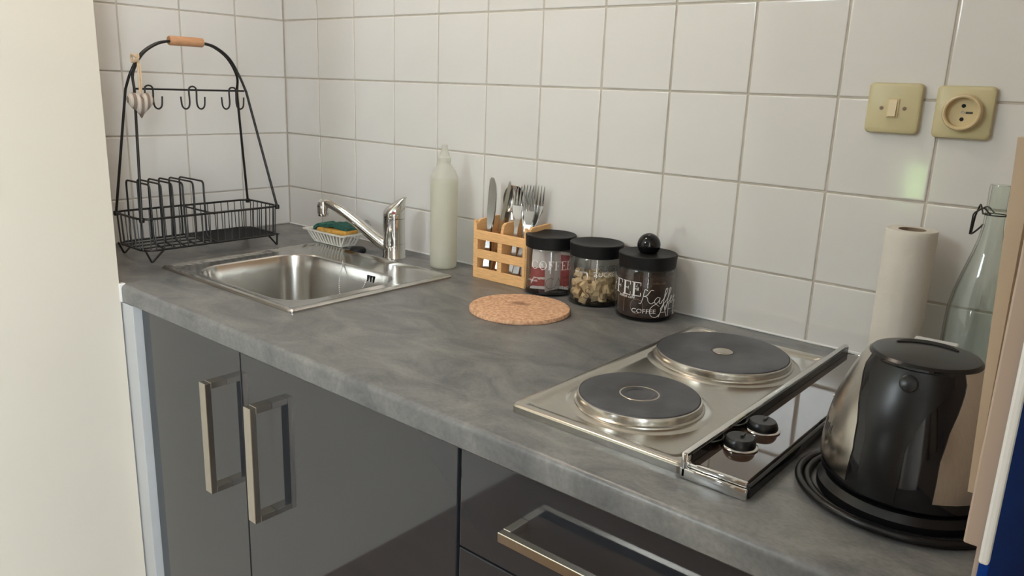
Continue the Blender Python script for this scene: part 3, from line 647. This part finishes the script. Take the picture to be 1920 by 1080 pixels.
GLY = {
 'K': [[(0.55, 0.9), (0.35, 1.0), (0.28, 0.8), (0.22, 0.4), (0.1, 0.0), (-0.05, -0.02)], [(0.95, 0.95), (0.75, 0.95), (0.5, 0.6), (0.26, 0.5)], [(0.26, 0.5), (0.5, 0.45), (0.6, 0.15), (0.8, 0.0), (1.0, 0.1)]],
 'a': [[(0.5, 0.4), (0.3, 0.45), (0.1, 0.2), (0.2, 0.0), (0.4, 0.15), (0.52, 0.42)], [(0.52, 0.42), (0.46, 0.1), (0.55, 0.0), (0.7, 0.1)]],
 'f': [[(0.0, 0.1), (0.25, 0.4), (0.5, 0.95), (0.42, 1.08), (0.32, 0.9), (0.22, 0.2), (0.1, -0.4), (0.0, -0.5), (0.0, -0.35), (0.25, 0.0), (0.45, 0.1)]],
 'e': [[(0.0, 0.1), (0.3, 0.3), (0.35, 0.43), (0.22, 0.45), (0.12, 0.2), (0.22, 0.0), (0.45, 0.1)]],
 'S': [[(0.75, 0.85), (0.55, 1.0), (0.25, 0.85), (0.3, 0.6), (0.65, 0.4), (0.65, 0.1), (0.3, 0.0), (0.1, 0.15), (0.2, 0.3)]],
 'C': [[(0.8, 0.85), (0.5, 1.0), (0.15, 0.75), (0.05, 0.4), (0.25, 0.05), (0.6, 0.0), (0.85, 0.2)]],
 'A': [[(0.0, 0.0), (0.4, 1.0)], [(0.4, 1.0), (0.75, 0.0)], [(0.15, 0.35), (0.62, 0.35)]],
 'F': [[(0.1, 0.0), (0.1, 1.0)], [(0.1, 1.0), (0.65, 1.0)], [(0.1, 0.55), (0.5, 0.55)]],
 'E': [[(0.1, 0.0), (0.1, 1.0)], [(0.1, 1.0), (0.65, 1.0)], [(0.1, 0.55), (0.5, 0.55)], [(0.1, 0.0), (0.65, 0.0)]],
 'T': [[(0.35, 0.0), (0.35, 1.0)], [(0.0, 1.0), (0.7, 1.0)]],
 'O': [[(0.45, 1.0), (0.15, 0.85), (0.02, 0.5), (0.15, 0.15), (0.45, 0.0), (0.75, 0.15), (0.88, 0.5), (0.75, 0.85), (0.45, 1.0)]],
 'I': [[(0.1, 0.0), (0.1, 1.0)]], 'U': [[(0.08, 1.0), (0.08, 0.35), (0.2, 0.05), (0.45, 0.0), (0.65, 0.1), (0.72, 0.4), (0.72, 1.0)]],
 'R': [[(0.1, 0.0), (0.1, 1.0)], [(0.1, 1.0), (0.5, 0.98), (0.65, 0.75), (0.5, 0.52), (0.1, 0.5)], [(0.35, 0.5), (0.7, 0.0)]],
 'G': [[(0.8, 0.85), (0.5, 1.0), (0.15, 0.75), (0.05, 0.4), (0.25, 0.05), (0.6, 0.0), (0.8, 0.2), (0.8, 0.45)], [(0.8, 0.45), (0.55, 0.45)]],
}
def word(s, adv):
    out = []; x = 0
    for ch in s:
        for st in GLY[ch]: out.append([(p[0]+x, p[1]) for p in st])
        x += adv[ch] if ch in adv else adv['*']
    return out
def serif_word(s, h):
    # slab-serif capitals as filled polygons
    vs, fs = [], []; x = 0
    def quad(a, b, c, d):
        n = len(vs); vs.extend([a, b, c, d]); fs.append((n, n+1, n+2, n+3))
    def bar(x0, x1, y0, y1): quad((x0*h, y0*h), (x1*h, y0*h), (x1*h, y1*h), (x0*h, y1*h))
    for ch in s:
        if ch in 'EF':
            bar(x+0.10, x+0.24, 0.05, 0.95); bar(x, x+0.36, 0.0, 0.05)
            bar(x, x+0.66, 0.95, 1.0); bar(x+0.62, x+0.66, 0.76, 0.95); bar(x+0.24, x+0.48, 0.49, 0.54); bar(x+0.45, x+0.49, 0.40, 0.63)
            if ch == 'E': bar(x+0.36, x+0.68, 0.0, 0.05); bar(x+0.64, x+0.68, 0.05, 0.26)
            x += 0.76
        elif ch in 'OC':
            n_ = 20; a0, a1 = (0, 2*PI) if ch == 'O' else (0.7, 2*PI-0.7)
            for i in range(n_):
                a, b_ = a0+(a1-a0)*i/n_, a0+(a1-a0)*(i+1)/n_
                def pt(t, k): return ((x+0.44+(0.44-k*(0.04+0.10*abs(math.cos(t))))*math.cos(t))*h, (0.5+(0.5-k*0.045)*math.sin(t))*h)
                quad(pt(a, 0), pt(b_, 0), pt(b_, 1), pt(a, 1))
            if ch == 'C': bar(x+0.76, x+0.80, 0.70, 0.97)
            x += 1.0
    return vs, fs, x*h
def wrap_poly(name, vs, fs, r, phi0, th0, z, material, parent):
    return MB().add([(r*math.cos(phi0+th0+x/r), r*math.sin(phi0+th0+x/r), z+y) for x, y in vs], fs).build(name, material, parent, fix=False)
def jar(label, c, r, H, group='black-lidded glass jars'):
    t = thing('storage_jar', label, 'jar', (c[0], c[1], 0), 0, group)
    g = MB().lathe([(0, 0.0), (r-0.008, 0.0), (r-0.003, 0.001), (r, 0.006), (r, H-0.006), (r-0.004, H), (r-0.006, H-0.001), (r-0.0035, H-0.007), (r-0.0035, 0.010), (r-0.008, 0.0065), (0, 0.0065)], 56).build('glass', 'glass', t, 35)
    MB().lathe([(0, 0.0006), (r-0.007, 0.0006), (r-0.004, 0.004), (0, 0.0055)], 40).build('base', 'gloss_black', t, 35)  # black disc standing in for the dark shadow at the jar's foot
    return t
def lid(t, r0, r1, z0, z1, dish):
    p = [(0, z0), (r0-0.002, z0), (r0, z0+0.001), (r1, z1-0.0015), (r1-0.0015, z1)]
    if dish: p += [(r1-0.006, z1-0.0005), (r1*0.6, z1-0.0045), (0, z1-0.006)]
    else: p += [(r1-0.004, z1-0.0008), (0, z1-0.001)]
    return MB().lathe(p, 56).build('lid', 'rubber', t, 30)
def face(c): return math.atan2(CAM.y-c[1], CAM.x-c[0])
# jar with sachets
c1 = (1.001, -0.0565); j1 = jar('glass jar of red and white sachets with plain black lid, next to the holder', c1, 0.0525, 0.099); lid(j1, 0.0515, 0.0525, 0.095, 0.121, True)
f1 = face(c1)
ser = serif_word('COFFEE', 0.018); wrap_poly('lettering', ser[0], ser[1], 0.0528, f1, -0.75, 0.056, 'print_white', j1)
wrap_strokes('lettering', word('CAFE', {'*': 0.85}), 0.0528, f1, -0.15, 0.018, 0.0004, 'print_dark', j1, 0.022)
wrap_text('lettering', 'coffee café', 0.006, 0.0528, f1, -0.95, 0.030, 'print_white', j1)
# jar with sugar
c2 = (1.113, -0.0545); j2 = jar('glass jar of brown sugar lumps with plain black lid, middle of the jars', c2, 0.0520, 0.099); lid(j2, 0.0515, 0.0535, 0.095, 0.121, True)
f2 = face(c2)
wrap_text('lettering', 'ZUCKER', 0.0125, 0.0523, f2, -0.06, 0.0625, 'print_white', j2, sx=1.12)
wrap_strokes('lettering', word('SUCRE'.replace('C', 'C'), {'*': 0.9}), 0.0523, f2, 0.10, 0.073, 0.0004, 'print_dark', j2, 0.011)
wrap_strokes('lettering', word('SUGAR', {'*': 1.6}), 0.0523, f2, -0.42, 0.018, 0.0005, 'print_dark', j2, 0.020)
wrap_text('lettering', 'sugar zucker', 0.0055, 0.0523, f2, -0.85, 0.068, 'print_white', j2)
# jar with coffee
c3 = (1.234, -0.0635); j3 = jar('glass jar of ground coffee with black lid topped by a ball knob', c3, 0.0555, 0.099); l3 = lid(j3, 0.0525, 0.0545, 0.094, 0.121, False)
MB().lathe([(0, 0.1195), (0.012, 0.1195)]+[(0.0215*math.sin(a), 0.1355-0.0215*math.cos(a)) for a in [0.62+0.2*i for i in range(13)]]+[(0, 0.157)], 36).build('ball_knob', 'gloss_black', l3, 60)
f3 = face(c3); r3 = 0.0558
ser = serif_word('COFFEE', 0.0260); wrap_poly('lettering', ser[0], ser[1], r3, f3, -0.10-ser[2]/r3, 0.049, 'print_white', j3)
wrap_text('lettering', 'kaffee café', 0.0085, r3, f3, -0.98, 0.0435, 'print_white', j3, shear=0.3)
wrap_strokes('lettering', word('Kaffee', {'K': 0.95, 'a': 0.62, 'f': 0.36, '*': 0.40}), r3, f3, -0.16, 0.037, 0.00055, 'print_white', j3, 0.026)
wrap_text('lettering', 'coffee café', 0.0060, r3, f3, 0.22, 0.073, 'print_thin', j3)
wrap_strokes('lettering', word('ITO', {'I': 0.35, '*': 0.85}), r3, f3, -1.08, 0.016, 0.0005, 'print_thin', j3, 0.028)
wrap_text('lettering', 'COFFEE', 0.0115, r3, f3, -0.42, 0.018, 'print_white', j3, sx=1.15)
wrap_strokes('lettering', word('CAFE', {'*': 0.80}), r3, f3, 0.16, 0.0115, 0.0005, 'print_white', j3, 0.024)
cf = MB().lathe([(0, 0.007), (0.0500, 0.007), (0.0515, 0.010), (0.0515, 0.084), (0.045, 0.087), (0.02, 0.085), (0, 0.086)], 40).build('ground_coffee', 'coffee', None, 40, (c3[0], c3[1], 0))
tag(cf, 'dark brown ground coffee filling the ball-knob jar', 'coffee', kind='stuff')
# sachets
SAC = [('sachet with white top and red print facing front in the left jar', 'red', 0.0006, -0.0300, 37, 2, 0.082), ('plain white sachet standing edge-on in the left jar', 'sachet', 0.0210, -0.0200, 90, -3, 0.080),
       ('second white sachet behind the edge-on one in the left jar', 'sachet', 0.0230, -0.0100, 75, -5, 0.076), ('dark red sachet at the right in the left jar', 'deep', 0.0235, 0.0010, 30, 4, 0.078), ('red sachet at the back of the left jar', 'red', -0.010, 0.012, 25, 3, 0.072)]
for (lab, mt, x, y, rz, tl, h) in SAC:
    t = thing('sachet', lab, 'sachet', (c1[0]+x, c1[1]+y, 0.0095), math.radians(rz), 'sachets in the left jar')
    t.rotation_euler = (0, math.radians(tl), math.radians(rz)); w = 0.021
    def packet(z0, z1, k_):
        rg = []
        for u in (0, 0.08, 0.3, 0.7, 0.92, 1.0):
            z = z0+(z1-z0)*u; q = z/h; th = 0.0036*max(0.1, math.sin(PI*min(1, max(0, q))))*k_+0.0003
            rg.append([(-w*k_, 0, z), (-w*0.7, -th, z), (0, -th*1.2, z), (w*0.7, -th, z), (w*k_, 0, z), (w*0.7, th, z), (0, th*1.2, z), (-w*0.7, th, z)])
        return MB().rings(rg, True, True)
    packet(0, h, 1.0).build('packet', 'sachet', t, 50)
    if mt != 'sachet': packet(0.004, h*(0.55 if mt == 'red' else 0.93), 1.02).build('printed_band', 'red', t, 50)
# sugar lumps
lumps = []
for i in range(5):
    bm = bmesh.new(); bmesh.ops.create_cube(bm, size=1)
    bmesh.ops.subdivide_edges(bm, edges=bm.edges[:], cuts=1, use_grid_fill=True)
    for v in bm.verts: v.co = Vector((v.co.x*0.0180*random.uniform(.72, 1.1), v.co.y*0.0160*random.uniform(.72, 1.1), v.co.z*0.0125*random.uniform(.72, 1.1)))
    me = bpy.data.meshes.new('sugar_lump'); bm.to_mesh(me); bm.free(); me.materials.append(M['sugar']); lumps.append(me)
placed = []
tries = 0
while len(placed) < 60 and tries < 9000:
    tries += 1
    a = random.uniform(0, 2*PI); rad = 0.0405*math.sqrt(random.random()); z = random.uniform(0.0145, 0.056-0.010*abs(math.sin(a))*0.4)
    p = Vector((rad*math.cos(a), rad*math.sin(a), z))
    if all((p-q).length > 0.0130 for q in placed): placed.append(p)
for i, p in enumerate(placed):
    o = bpy.data.objects.new('sugar_lump', lumps[i % 5]); COL.objects.link(o); o.location = (c2[0]+p.x, c2[1]+p.y, p.z)
    o.rotation_euler = [random.uniform(0, PI) for _ in range(3)]
    tag(o, 'irregular brown sugar lump inside the middle glass jar', 'sugar lump', 'sugar lumps in the middle jar')

# ------------------------------------------------------------------ electric hob
hb = thing('electric_hob', 'two-plate built-in electric hob with stainless steel tray', 'hob', (1.475, -0.34, 0))
hx, hy = 1.475, -0.34
TX0, TX1, TY0, TY1 = 1.350-hx, 1.602-hx, -0.590-hy, -0.087-hy
tcx, tcy, thx, thy = (TX0+TX1)/2, (TY0+TY1)/2, (TX1-TX0)/2, (TY1-TY0)/2
def tr(d, r, z): return rrect(tcx, tcy, thx-d, thy-d, r, z)
MB().rings([tr(0, 0.010, 0.0003), tr(0, 0.010, 0.0085), tr(0.0015, 0.010, 0.0105), tr(0.004, 0.009, 0.0115), tr(0.013, 0.008, 0.0115), tr(0.016, 0.012, 0.0100), tr(0.019, 0.014, 0.0070), tr(0.026, 0.014, 0.0062)]).build('tray', 'steel', hb, 35)
for (cx, cy, r, nm) in ((1.466-hx, -0.462-hy, 0.0800, 0), (1.466-hx, -0.214-hy, 0.1000, 1)):
    pl = MB().lathe([(0, 0.0196), (0.0165, 0.0196), (0.0175, 0.0204), (0.0185, 0.0207), (0.0195, 0.0212), (r-0.004, 0.0220), (r-0.001, 0.0215), (r, 0.0200), (r, 0.012)], 72, (cx, cy)).build('hot_plate', 'iron', hb, 30)
    MB().lathe([(r+0.0004, 0.0205), (r+0.0022, 0.0200), (r+0.0030, 0.0175), (r+0.0034, 0.0115), (r+0.0060, 0.0100), (r+0.0065, 0.0085), (r+0.012, 0.0080), (r+0.017, 0.0062)], 72, (cx, cy)).build('rim', 'steel', pl, 35)
    if nm == 0: MB().lathe([(0.0245, 0.0212), (0.0250, 0.0218), (0.0262, 0.0218), (0.0268, 0.0213)], 48, (cx, cy)).build('ring_mark', 'nickel', pl, 40)
    else: MB().lathe([(0, 0.0208), (0.013, 0.0208), (0.0145, 0.0214), (0.016, 0.0208)], 36, (cx, cy)).build('centre_badge', 'nickel', pl, 40)
# raised control console along the right side
cy0, cy1 = -0.597-hy, -0.060-hy; cx0, cx1 = 1.600-hx, 1.677-hx
con = MB()
con.box(cx0, cx1, cy0, cy0+0.006, 0.0003, 0.013, 0.0015); con.box(cx0+0.003, cx1-0.002, cy0+0.004, cy0+0.010, 0.013, 0.0190, 0.0015)
con.box(cx0, cx0+0.0085, cy0, cy1, 0.0003, 0.031, 0.003); con.box(cx0+0.0085, cx1, cy1-0.006, cy1, 0.0003, 0.019, 0.0015)
cn = con.build('console_frame', 'chrome', hb, 35)
MB().box(cx1-0.006, cx1+0.002, cy0+0.006, cy1-0.002, 0.0003, 0.0150, 0.0025).build('console_edge', 'gloss_black', hb, 40)
MB().box(cx0+0.0086, cx0+0.0098, cy0+0.009, cy1-0.006, 0.012, 0.0285, 0.0004).build('lip_reflection', 'gloss_black', hb)  # black strip painting in the dark reflection on the lip's inner side
MB().box(cx0+0.0098, cx1-0.004, cy0+0.009, cy1-0.006, 0.004, 0.0178, 0.0008).build('glass_panel', 'brown_glass', hb)
for i, (x, y) in enumerate(((1.630-hx, -0.512-hy), (1.630-hx, -0.448-hy))):
    kn = MB().lathe([(0.0, 0.0188), (0.0165, 0.0188), (0.0182, 0.0195), (0.0184, 0.0225), (0.0172, 0.0270), (0.0150, 0.0300), (0.0130, 0.0302), (0.0, 0.0278)], 36, (x, y)).build('knob', 'black', hb, 35)
    MB().lathe([(0.0160, 0.0181), (0.0206, 0.0181), (0.0212, 0.0192), (0.0198, 0.0204), (0.0160, 0.0206)], 36, (x, y)).build('knob_ring', 'chrome', kn, 40)
    MB().box(-0.0016, 0.0016, 0.004, 0.0158, 0.0275, 0.0305, 0.0008).build('pointer', 'black', kn, loc=(x, y, 0))

# ------------------------------------------------------------------ kettle
KX, KY = 1.795, -0.467
kt = thing('kettle', 'black and brushed steel cordless electric kettle on its power base', 'kettle', (KX, KY, 0))
FK = math.atan2(CAM.y-KY, CAM.x-KX)
MB().lathe([(0, 0.0005), (0.083, 0.0005), (0.086, 0.003), (0.086, 0.012), (0.080, 0.019), (0.072, 0.021), (0, 0.021)], 64).build('power_base', 'black', kt, 35)
KP = [(0.079, 0.0215), (0.0835, 0.026), (0.0850, 0.040), (0.0845, 0.060), (0.0820, 0.080), (0.0780, 0.100), (0.0715, 0.120), (0.0630, 0.140), (0.0565, 0.153), (0.0520, 0.1595)]
def kr(z):
    for (r0, z0), (r1, z1) in zip(KP, KP[1:]):
        if z <= z1: return r0+(r1-r0)*(z-z0)/(z1-z0)
    return KP[-1][0]
MB().lathe([(0, 0.0215)]+KP+[(0, 0.1595)], 72).build('body', 'gloss_black', kt, 30)
def sector(z0f, z1, af, bf, off, nz=14, na=18):
    vs = []; fs = []
    for i in range(nz+1):
        for j in range(na+1):
            s = j/na; zb = z0f(s); z = zb+(z1-zb)*i/nz; a = FK+af(z)*(1-s)+bf(z)*s; r = kr(z)+off
            vs.append((r*math.cos(a), r*math.sin(a), z))
    w = na+1
    for i in range(nz):
        for j in range(na): fs.append((i*w+j, i*w+j+1, (i+1)*w+j+1, (i+1)*w+j))
    n = len(vs); 
    for k in range(n): v = vs[k]; L_ = math.hypot(v[0], v[1]); vs.append((v[0]*(L_-off-0.001)/L_, v[1]*(L_-off-0.001)/L_, v[2]))
    fs += [tuple(reversed([q+n for q in f])) for f in fs[:]]
    edge = [j for j in range(w)]+[i*w+na for i in range(1, nz+1)]+[nz*w+j for j in range(na-1, -1, -1)]+[i*w for i in range(nz-1, 0, -1)]
    for a, b in zip(edge, edge[1:]+edge[:1]): fs.append((a, b, b+n, a+n))
    return MB().add(vs, fs)
def lerp_tab(tab):
    def f(z):
        if z <= tab[0][0]: return math.radians(tab[0][1])
        for (a, p), (b, q) in zip(tab, tab[1:]):
            if z <= b: return math.radians(p+(q-p)*(z-a)/(b-a))
        return math.radians(tab[-1][1])
    return f
ledge = lerp_tab([(0.03, -38), (0.07, -36), (0.10, -39), (0.13, -50), (0.153, -64)])
redge = lerp_tab([(0.03, 18), (0.08, 19), (0.11, 24), (0.13, 32), (0.153, 42)])
sp1 = sector(lambda s: 0.052-0.018*s, 0.1585, lambda z: math.radians(-155), ledge, 0.0012).build('steel_panel', 'steel', kt, 40)
sector(lambda s: 0.038, 0.1585, redge, lambda z: math.radians(155), 0.0012).build('steel_panel', 'steel', kt, 40)
rl = lerp_tab([(0.03, -27), (0.09, -28), (0.13, -38), (0.15, -48)]); rr_ = lerp_tab([(0.03, -4), (0.09, -2), (0.12, 6), (0.15, 28)])
sector(lambda s: 0.030, 0.1575, rl, rr_, 0.0045).build('handle_strip', 'black', kt, 40)
KA = math.radians(14)+FK
ldm = MB().lathe([(0.0, 0.1640), (0.044, 0.1630), (0.0500, 0.1620), (0.0525, 0.1595), (0.051, 0.158), (0, 0.158)], 56).build('lid', 'black', kt, 35)
slot = MB(); ao = []; ai = []
for i in range(21):
    a = FK+PI+math.radians(-62+124*i/20); w = 0.0075*math.sin(PI*i/20); ao.append((math.cos(a)*(0.034+w), math.sin(a)*(0.034+w))); ai.append((math.cos(a)*(0.034-w*0.6), math.sin(a)*(0.034-w*0.6)))
slot.prism(ao[1:-1]+list(reversed(ai[1:-1])), 0.0015, 'z', 0.1627); slot.build('grip_slot', 'dark', ldm)
tb = MB().box(-0.021, 0.021, 0.046, 0.059, 0.1555, 0.1625, 0.0015).build('lid_tab', 'panelwhite', ldm); tb.rotation_euler = (0, 0, FK+PI-PI/2+math.radians(-8))
a = FK+math.radians(-9); zb = 0.1465; rb = kr(zb)+0.0040
bt_ = MB().lathe([(0, 0), (0.0085, 0), (0.0085, 0.0022), (0.007, 0.0032), (0, 0.0028)], 28).build('lid_button', 'black', kt, 40)
nrm = Vector((math.cos(a), math.sin(a), 0.50)).normalized(); bt_.rotation_euler = nrm.to_track_quat('Z', 'Y').to_euler(); bt_.location = (rb*math.cos(a), rb*math.sin(a), zb)
vs, fs = text_pts('Tefal', 0.013); q = []
for x, y in vs:
    z = 0.071+y-0.10*x; aa = FK+math.radians(-79)+x/0.085; r = kr(z)+0.0016; q.append((r*math.cos(aa), r*math.sin(aa), z))
MB().add(q, fs).build('lettering', 'print_dark', sp1)
# mains cord coiled around the base, with the plug at the back left
cpts = []
for i in range(60):
    t = i/59; ang = FK+math.radians(52-197*t); rr2 = 0.0925+0.004*t; z = 0.0045
    cpts.append((rr2*math.cos(ang), rr2*math.sin(ang), z))
MB().tube(cpts, 0.0042, 8).build('cord', 'black', kt, 60)
cpts2 = []
for i in range(56):
    t = i/55; ang = FK+math.radians(50-175*t); rr2 = 0.0985+0.006*math.sin(t*2.4); z = 0.0045+0.0035*math.sin(t*PI)
    cpts2.append((rr2*math.cos(ang), rr2*math.sin(ang), z))
MB().tube(cpts2, 0.0042, 8).build('cord', 'black', kt, 60)
pgx = thing
plug = MB().lathe([(0, 0), (0.016, 0), (0.0175, 0.003), (0.0175, 0.020), (0.013, 0.032), (0.006, 0.036), (0, 0.036)], 24).build('plug', 'black', kt, 40)
plug.rotation_euler = (0, PI/2, 0); plug.location = (1.690-KX, -0.325-KY, 0.030)
for s in (-1, 1): MB().tube([(s*0.009, 0, 0.001), (s*0.009, 0, -0.017), (s*0.009, 0, -0.019)], [0.0022, 0.0022, 0.0012], 10).build('pin', 'chrome', plug, 50)

# ------------------------------------------------------------------ paper roll
pr = thing('paper_roll', 'white kitchen paper roll standing upright behind the kettle', 'paper roll', (1.6715, -0.058, 0))
m = MB(); prof = [(0.0190, 0.0005), (0.0350, 0.0005), (0.0355, 0.003)]
for i in range(1, 24): prof.append((0.0355+0.00035*math.sin(i*2.1), 0.003+0.0093*i))
prof += [(0.0353, 0.2245), (0.0345, 0.226), (0.0190, 0.2255)]
m.lathe(prof, 56).build('paper', 'paper', pr, 60)
MB().lathe([(0.0190, 0.0005), (0.0190, 0.2258), (0.0178, 0.2258), (0.0178, 0.0005)], 40).build('cardboard_core', 'card', pr, 40)
# ------------------------------------------------------------------ swing-top bottle
gb = thing('glass_bottle', 'tall clear glass swing-top bottle standing against the tiles', 'bottle', (1.776, -0.068, 0))
MB().lathe([(0, 0.0), (0.036, 0.0), (0.0405, 0.004), (0.0405, 0.105), (0.0398, 0.125), (0.036, 0.150), (0.029, 0.178), (0.0215, 0.206), (0.0165, 0.228), (0.0142, 0.248), (0.0136, 0.270), (0.0138, 0.288), (0.0142, 0.293), (0.0140, 0.300), (0.0132, 0.3035),
            (0.0110, 0.302), (0.0112, 0.27), (0.0118, 0.248), (0.0142, 0.228), (0.019, 0.206), (0.0265, 0.178), (0.0335, 0.150), (0.0373, 0.125), (0.038, 0.105), (0.038, 0.007), (0, 0.005)], 56).build('glass', 'bottle_glass', gb, 40)
w = MB()
w.tube([(0.0146*math.cos(a), 0.0146*math.sin(a), 0.262) for a in [2*PI*i/24 for i in range(24)]], 0.0010, 6, True)
for s in (-1, 1):
    w.tube(fillet([(-0.006*0-0.004, s*0.0146, 0.262), (-0.014, s*0.013, 0.272), (-0.026, s*0.010, 0.262), (-0.027, s*0.006, 0.232)], 0.004, 4), 0.0011, 6)
w.tube(spline([(-0.014, -0.012, 0.262), (-0.019, -0.008, 0.274), (-0.022, 0.0, 0.270), (-0.027, 0.006, 0.250), (-0.027, 0.0, 0.232), (-0.018, -0.006, 0.240), (-0.015, 0.008, 0.246)], 5), 0.0012, 6)
w.build('wire_bail', 'wire', gb, 60)

# ------------------------------------------------------------------ light switch and socket on the tiles
def plate(name, label, cat, cx, cz, hw, hh):
    t = thing(name, label, cat, (cx, 0, cz))
    def rg(d, y, r): return [(p[0], y, p[1]) for p in [(q[0], q[1]) for q in rrect(0, 0, hw-d, hh-d, r, 0, 6)]]
    MB().rings([rg(0.0005, 0.0005, 0.007), rg(0, -0.003, 0.007), rg(0, -0.0075, 0.007), rg(0.0012, -0.0098, 0.007), rg(0.004, -0.0110, 0.006)]).build('cover_plate', 'ivory', t, 35)
    return t
sw = plate('light_switch', 'square yellowed ivory light switch beside the socket', 'switch', 1.6065, 0.3985, 0.0385, 0.0375)
MB().box(-0.0085, 0.0085, -0.0125, -0.0105, -0.0145, 0.0145, 0.0008).build('rocker_surround', 'ivory2', sw)
m = MB().prism([(-0.0105, -0.0130), (-0.0165, -0.0120), (-0.0150, 0.0), (-0.0135, 0.0125), (-0.0105, 0.0130)], 0.0110, 'x', -0.0055); m.build('rocker', 'ivory2', sw)
for s in (-1, 1):
    x_ = MB().lathe([(0, 0), (0.0028, 0), (0.0028, 0.0008), (0.0015, 0.0012), (0, 0.0010)], 14).build('screw', 'print_thin', sw, 40); x_.rotation_euler = (PI/2, 0, 0); x_.location = (s*0.0165, -0.0108, 0)
so = plate('wall_socket', 'round-faced ivory wall socket on a square plate by the switch', 'socket', 1.7025, 0.3965, 0.0385, 0.0375)
x_ = MB().lathe([(0.0255, 0), (0.0265, 0.001), (0.0260, 0.011), (0.0245, 0.0135), (0.0225, 0.0138), (0.0208, 0.0125), (0.0200, 0.0035), (0, 0.003)], 48).build('socket_ring', 'ivory2', so, 35); x_.rotation_euler = (PI/2, 0, 0); x_.location = (0, -0.0105, 0)
for z in (-0.0095, 0.0095):
    h_ = MB().lathe([(0, 0), (0.0028, 0), (0.0028, 0.0006), (0, 0.0006)], 16).build('pin_hole', 'dark', so); h_.rotation_euler = (PI/2, 0, 0); h_.location = (0, -0.0137, z)
h_ = MB().lathe([(0, 0), (0.0022, 0), (0.0020, 0.0012), (0, 0.0010)], 14).build('screw', 'nickel', so, 40); h_.rotation_euler = (PI/2, 0, 0); h_.location = (0, -0.0136, 0)
h_ = MB().box(0.004, 0.013, -0.0146, -0.0136, -0.0014, 0.0014, 0.0003).build('rating_mark', 'print_dark', so)

# ------------------------------------------------------------------ right end: tall blue panel and pale boards
tall = thing('tall_panel', 'tall blue-faced panel with pale edge and beige inner lip, right end of worktop', 'panel', (1.9, -0.35, FLOOR))
MB().box(1.8965-1.9, 1.9035-1.9, -0.694+0.35, -0.002+0.35, 0.0, 1.50-FLOOR, 0.0008).build('blue_face', 'blue', tall)
MB().box(1.8965-1.9, 1.9033-1.9, -0.702+0.35, -0.694+0.35, 0.080-FLOOR, 1.50-FLOOR, 0.002).build('edge_strip', 'white', tall)
MB().box(1.8930-1.9, 1.8963-1.9, -0.690+0.35, -0.004+0.35, 0.001-FLOOR, 1.10-FLOOR).build('reflection_sheet', 'beige_board', tall)  # unseen beige sheet added for its reflection in the kettle steel
MB().box(1.8805-1.9, 1.8928-1.9, -0.664+0.35, -0.632+0.35, 0.073-FLOOR, 1.10-FLOOR, 0.0015).build('inner_lip', 'beige_board', tall)
TL = (1.870, 0.090, 1.8745, 0.3855, 1.857)
m = MB().prism([(TL[0], TL[1]), (TL[2], TL[1]), (TL[4]+0.014, TL[3]), (TL[4], TL[3])], 0.024, 'y', -0.605)
for k in range(len(m.v)): v = m.v[k]; m.v[k] = (v[0]-1.9, v[1]+0.35, v[2]-FLOOR)
m.build('tan_lip', 'tan_board', tall)
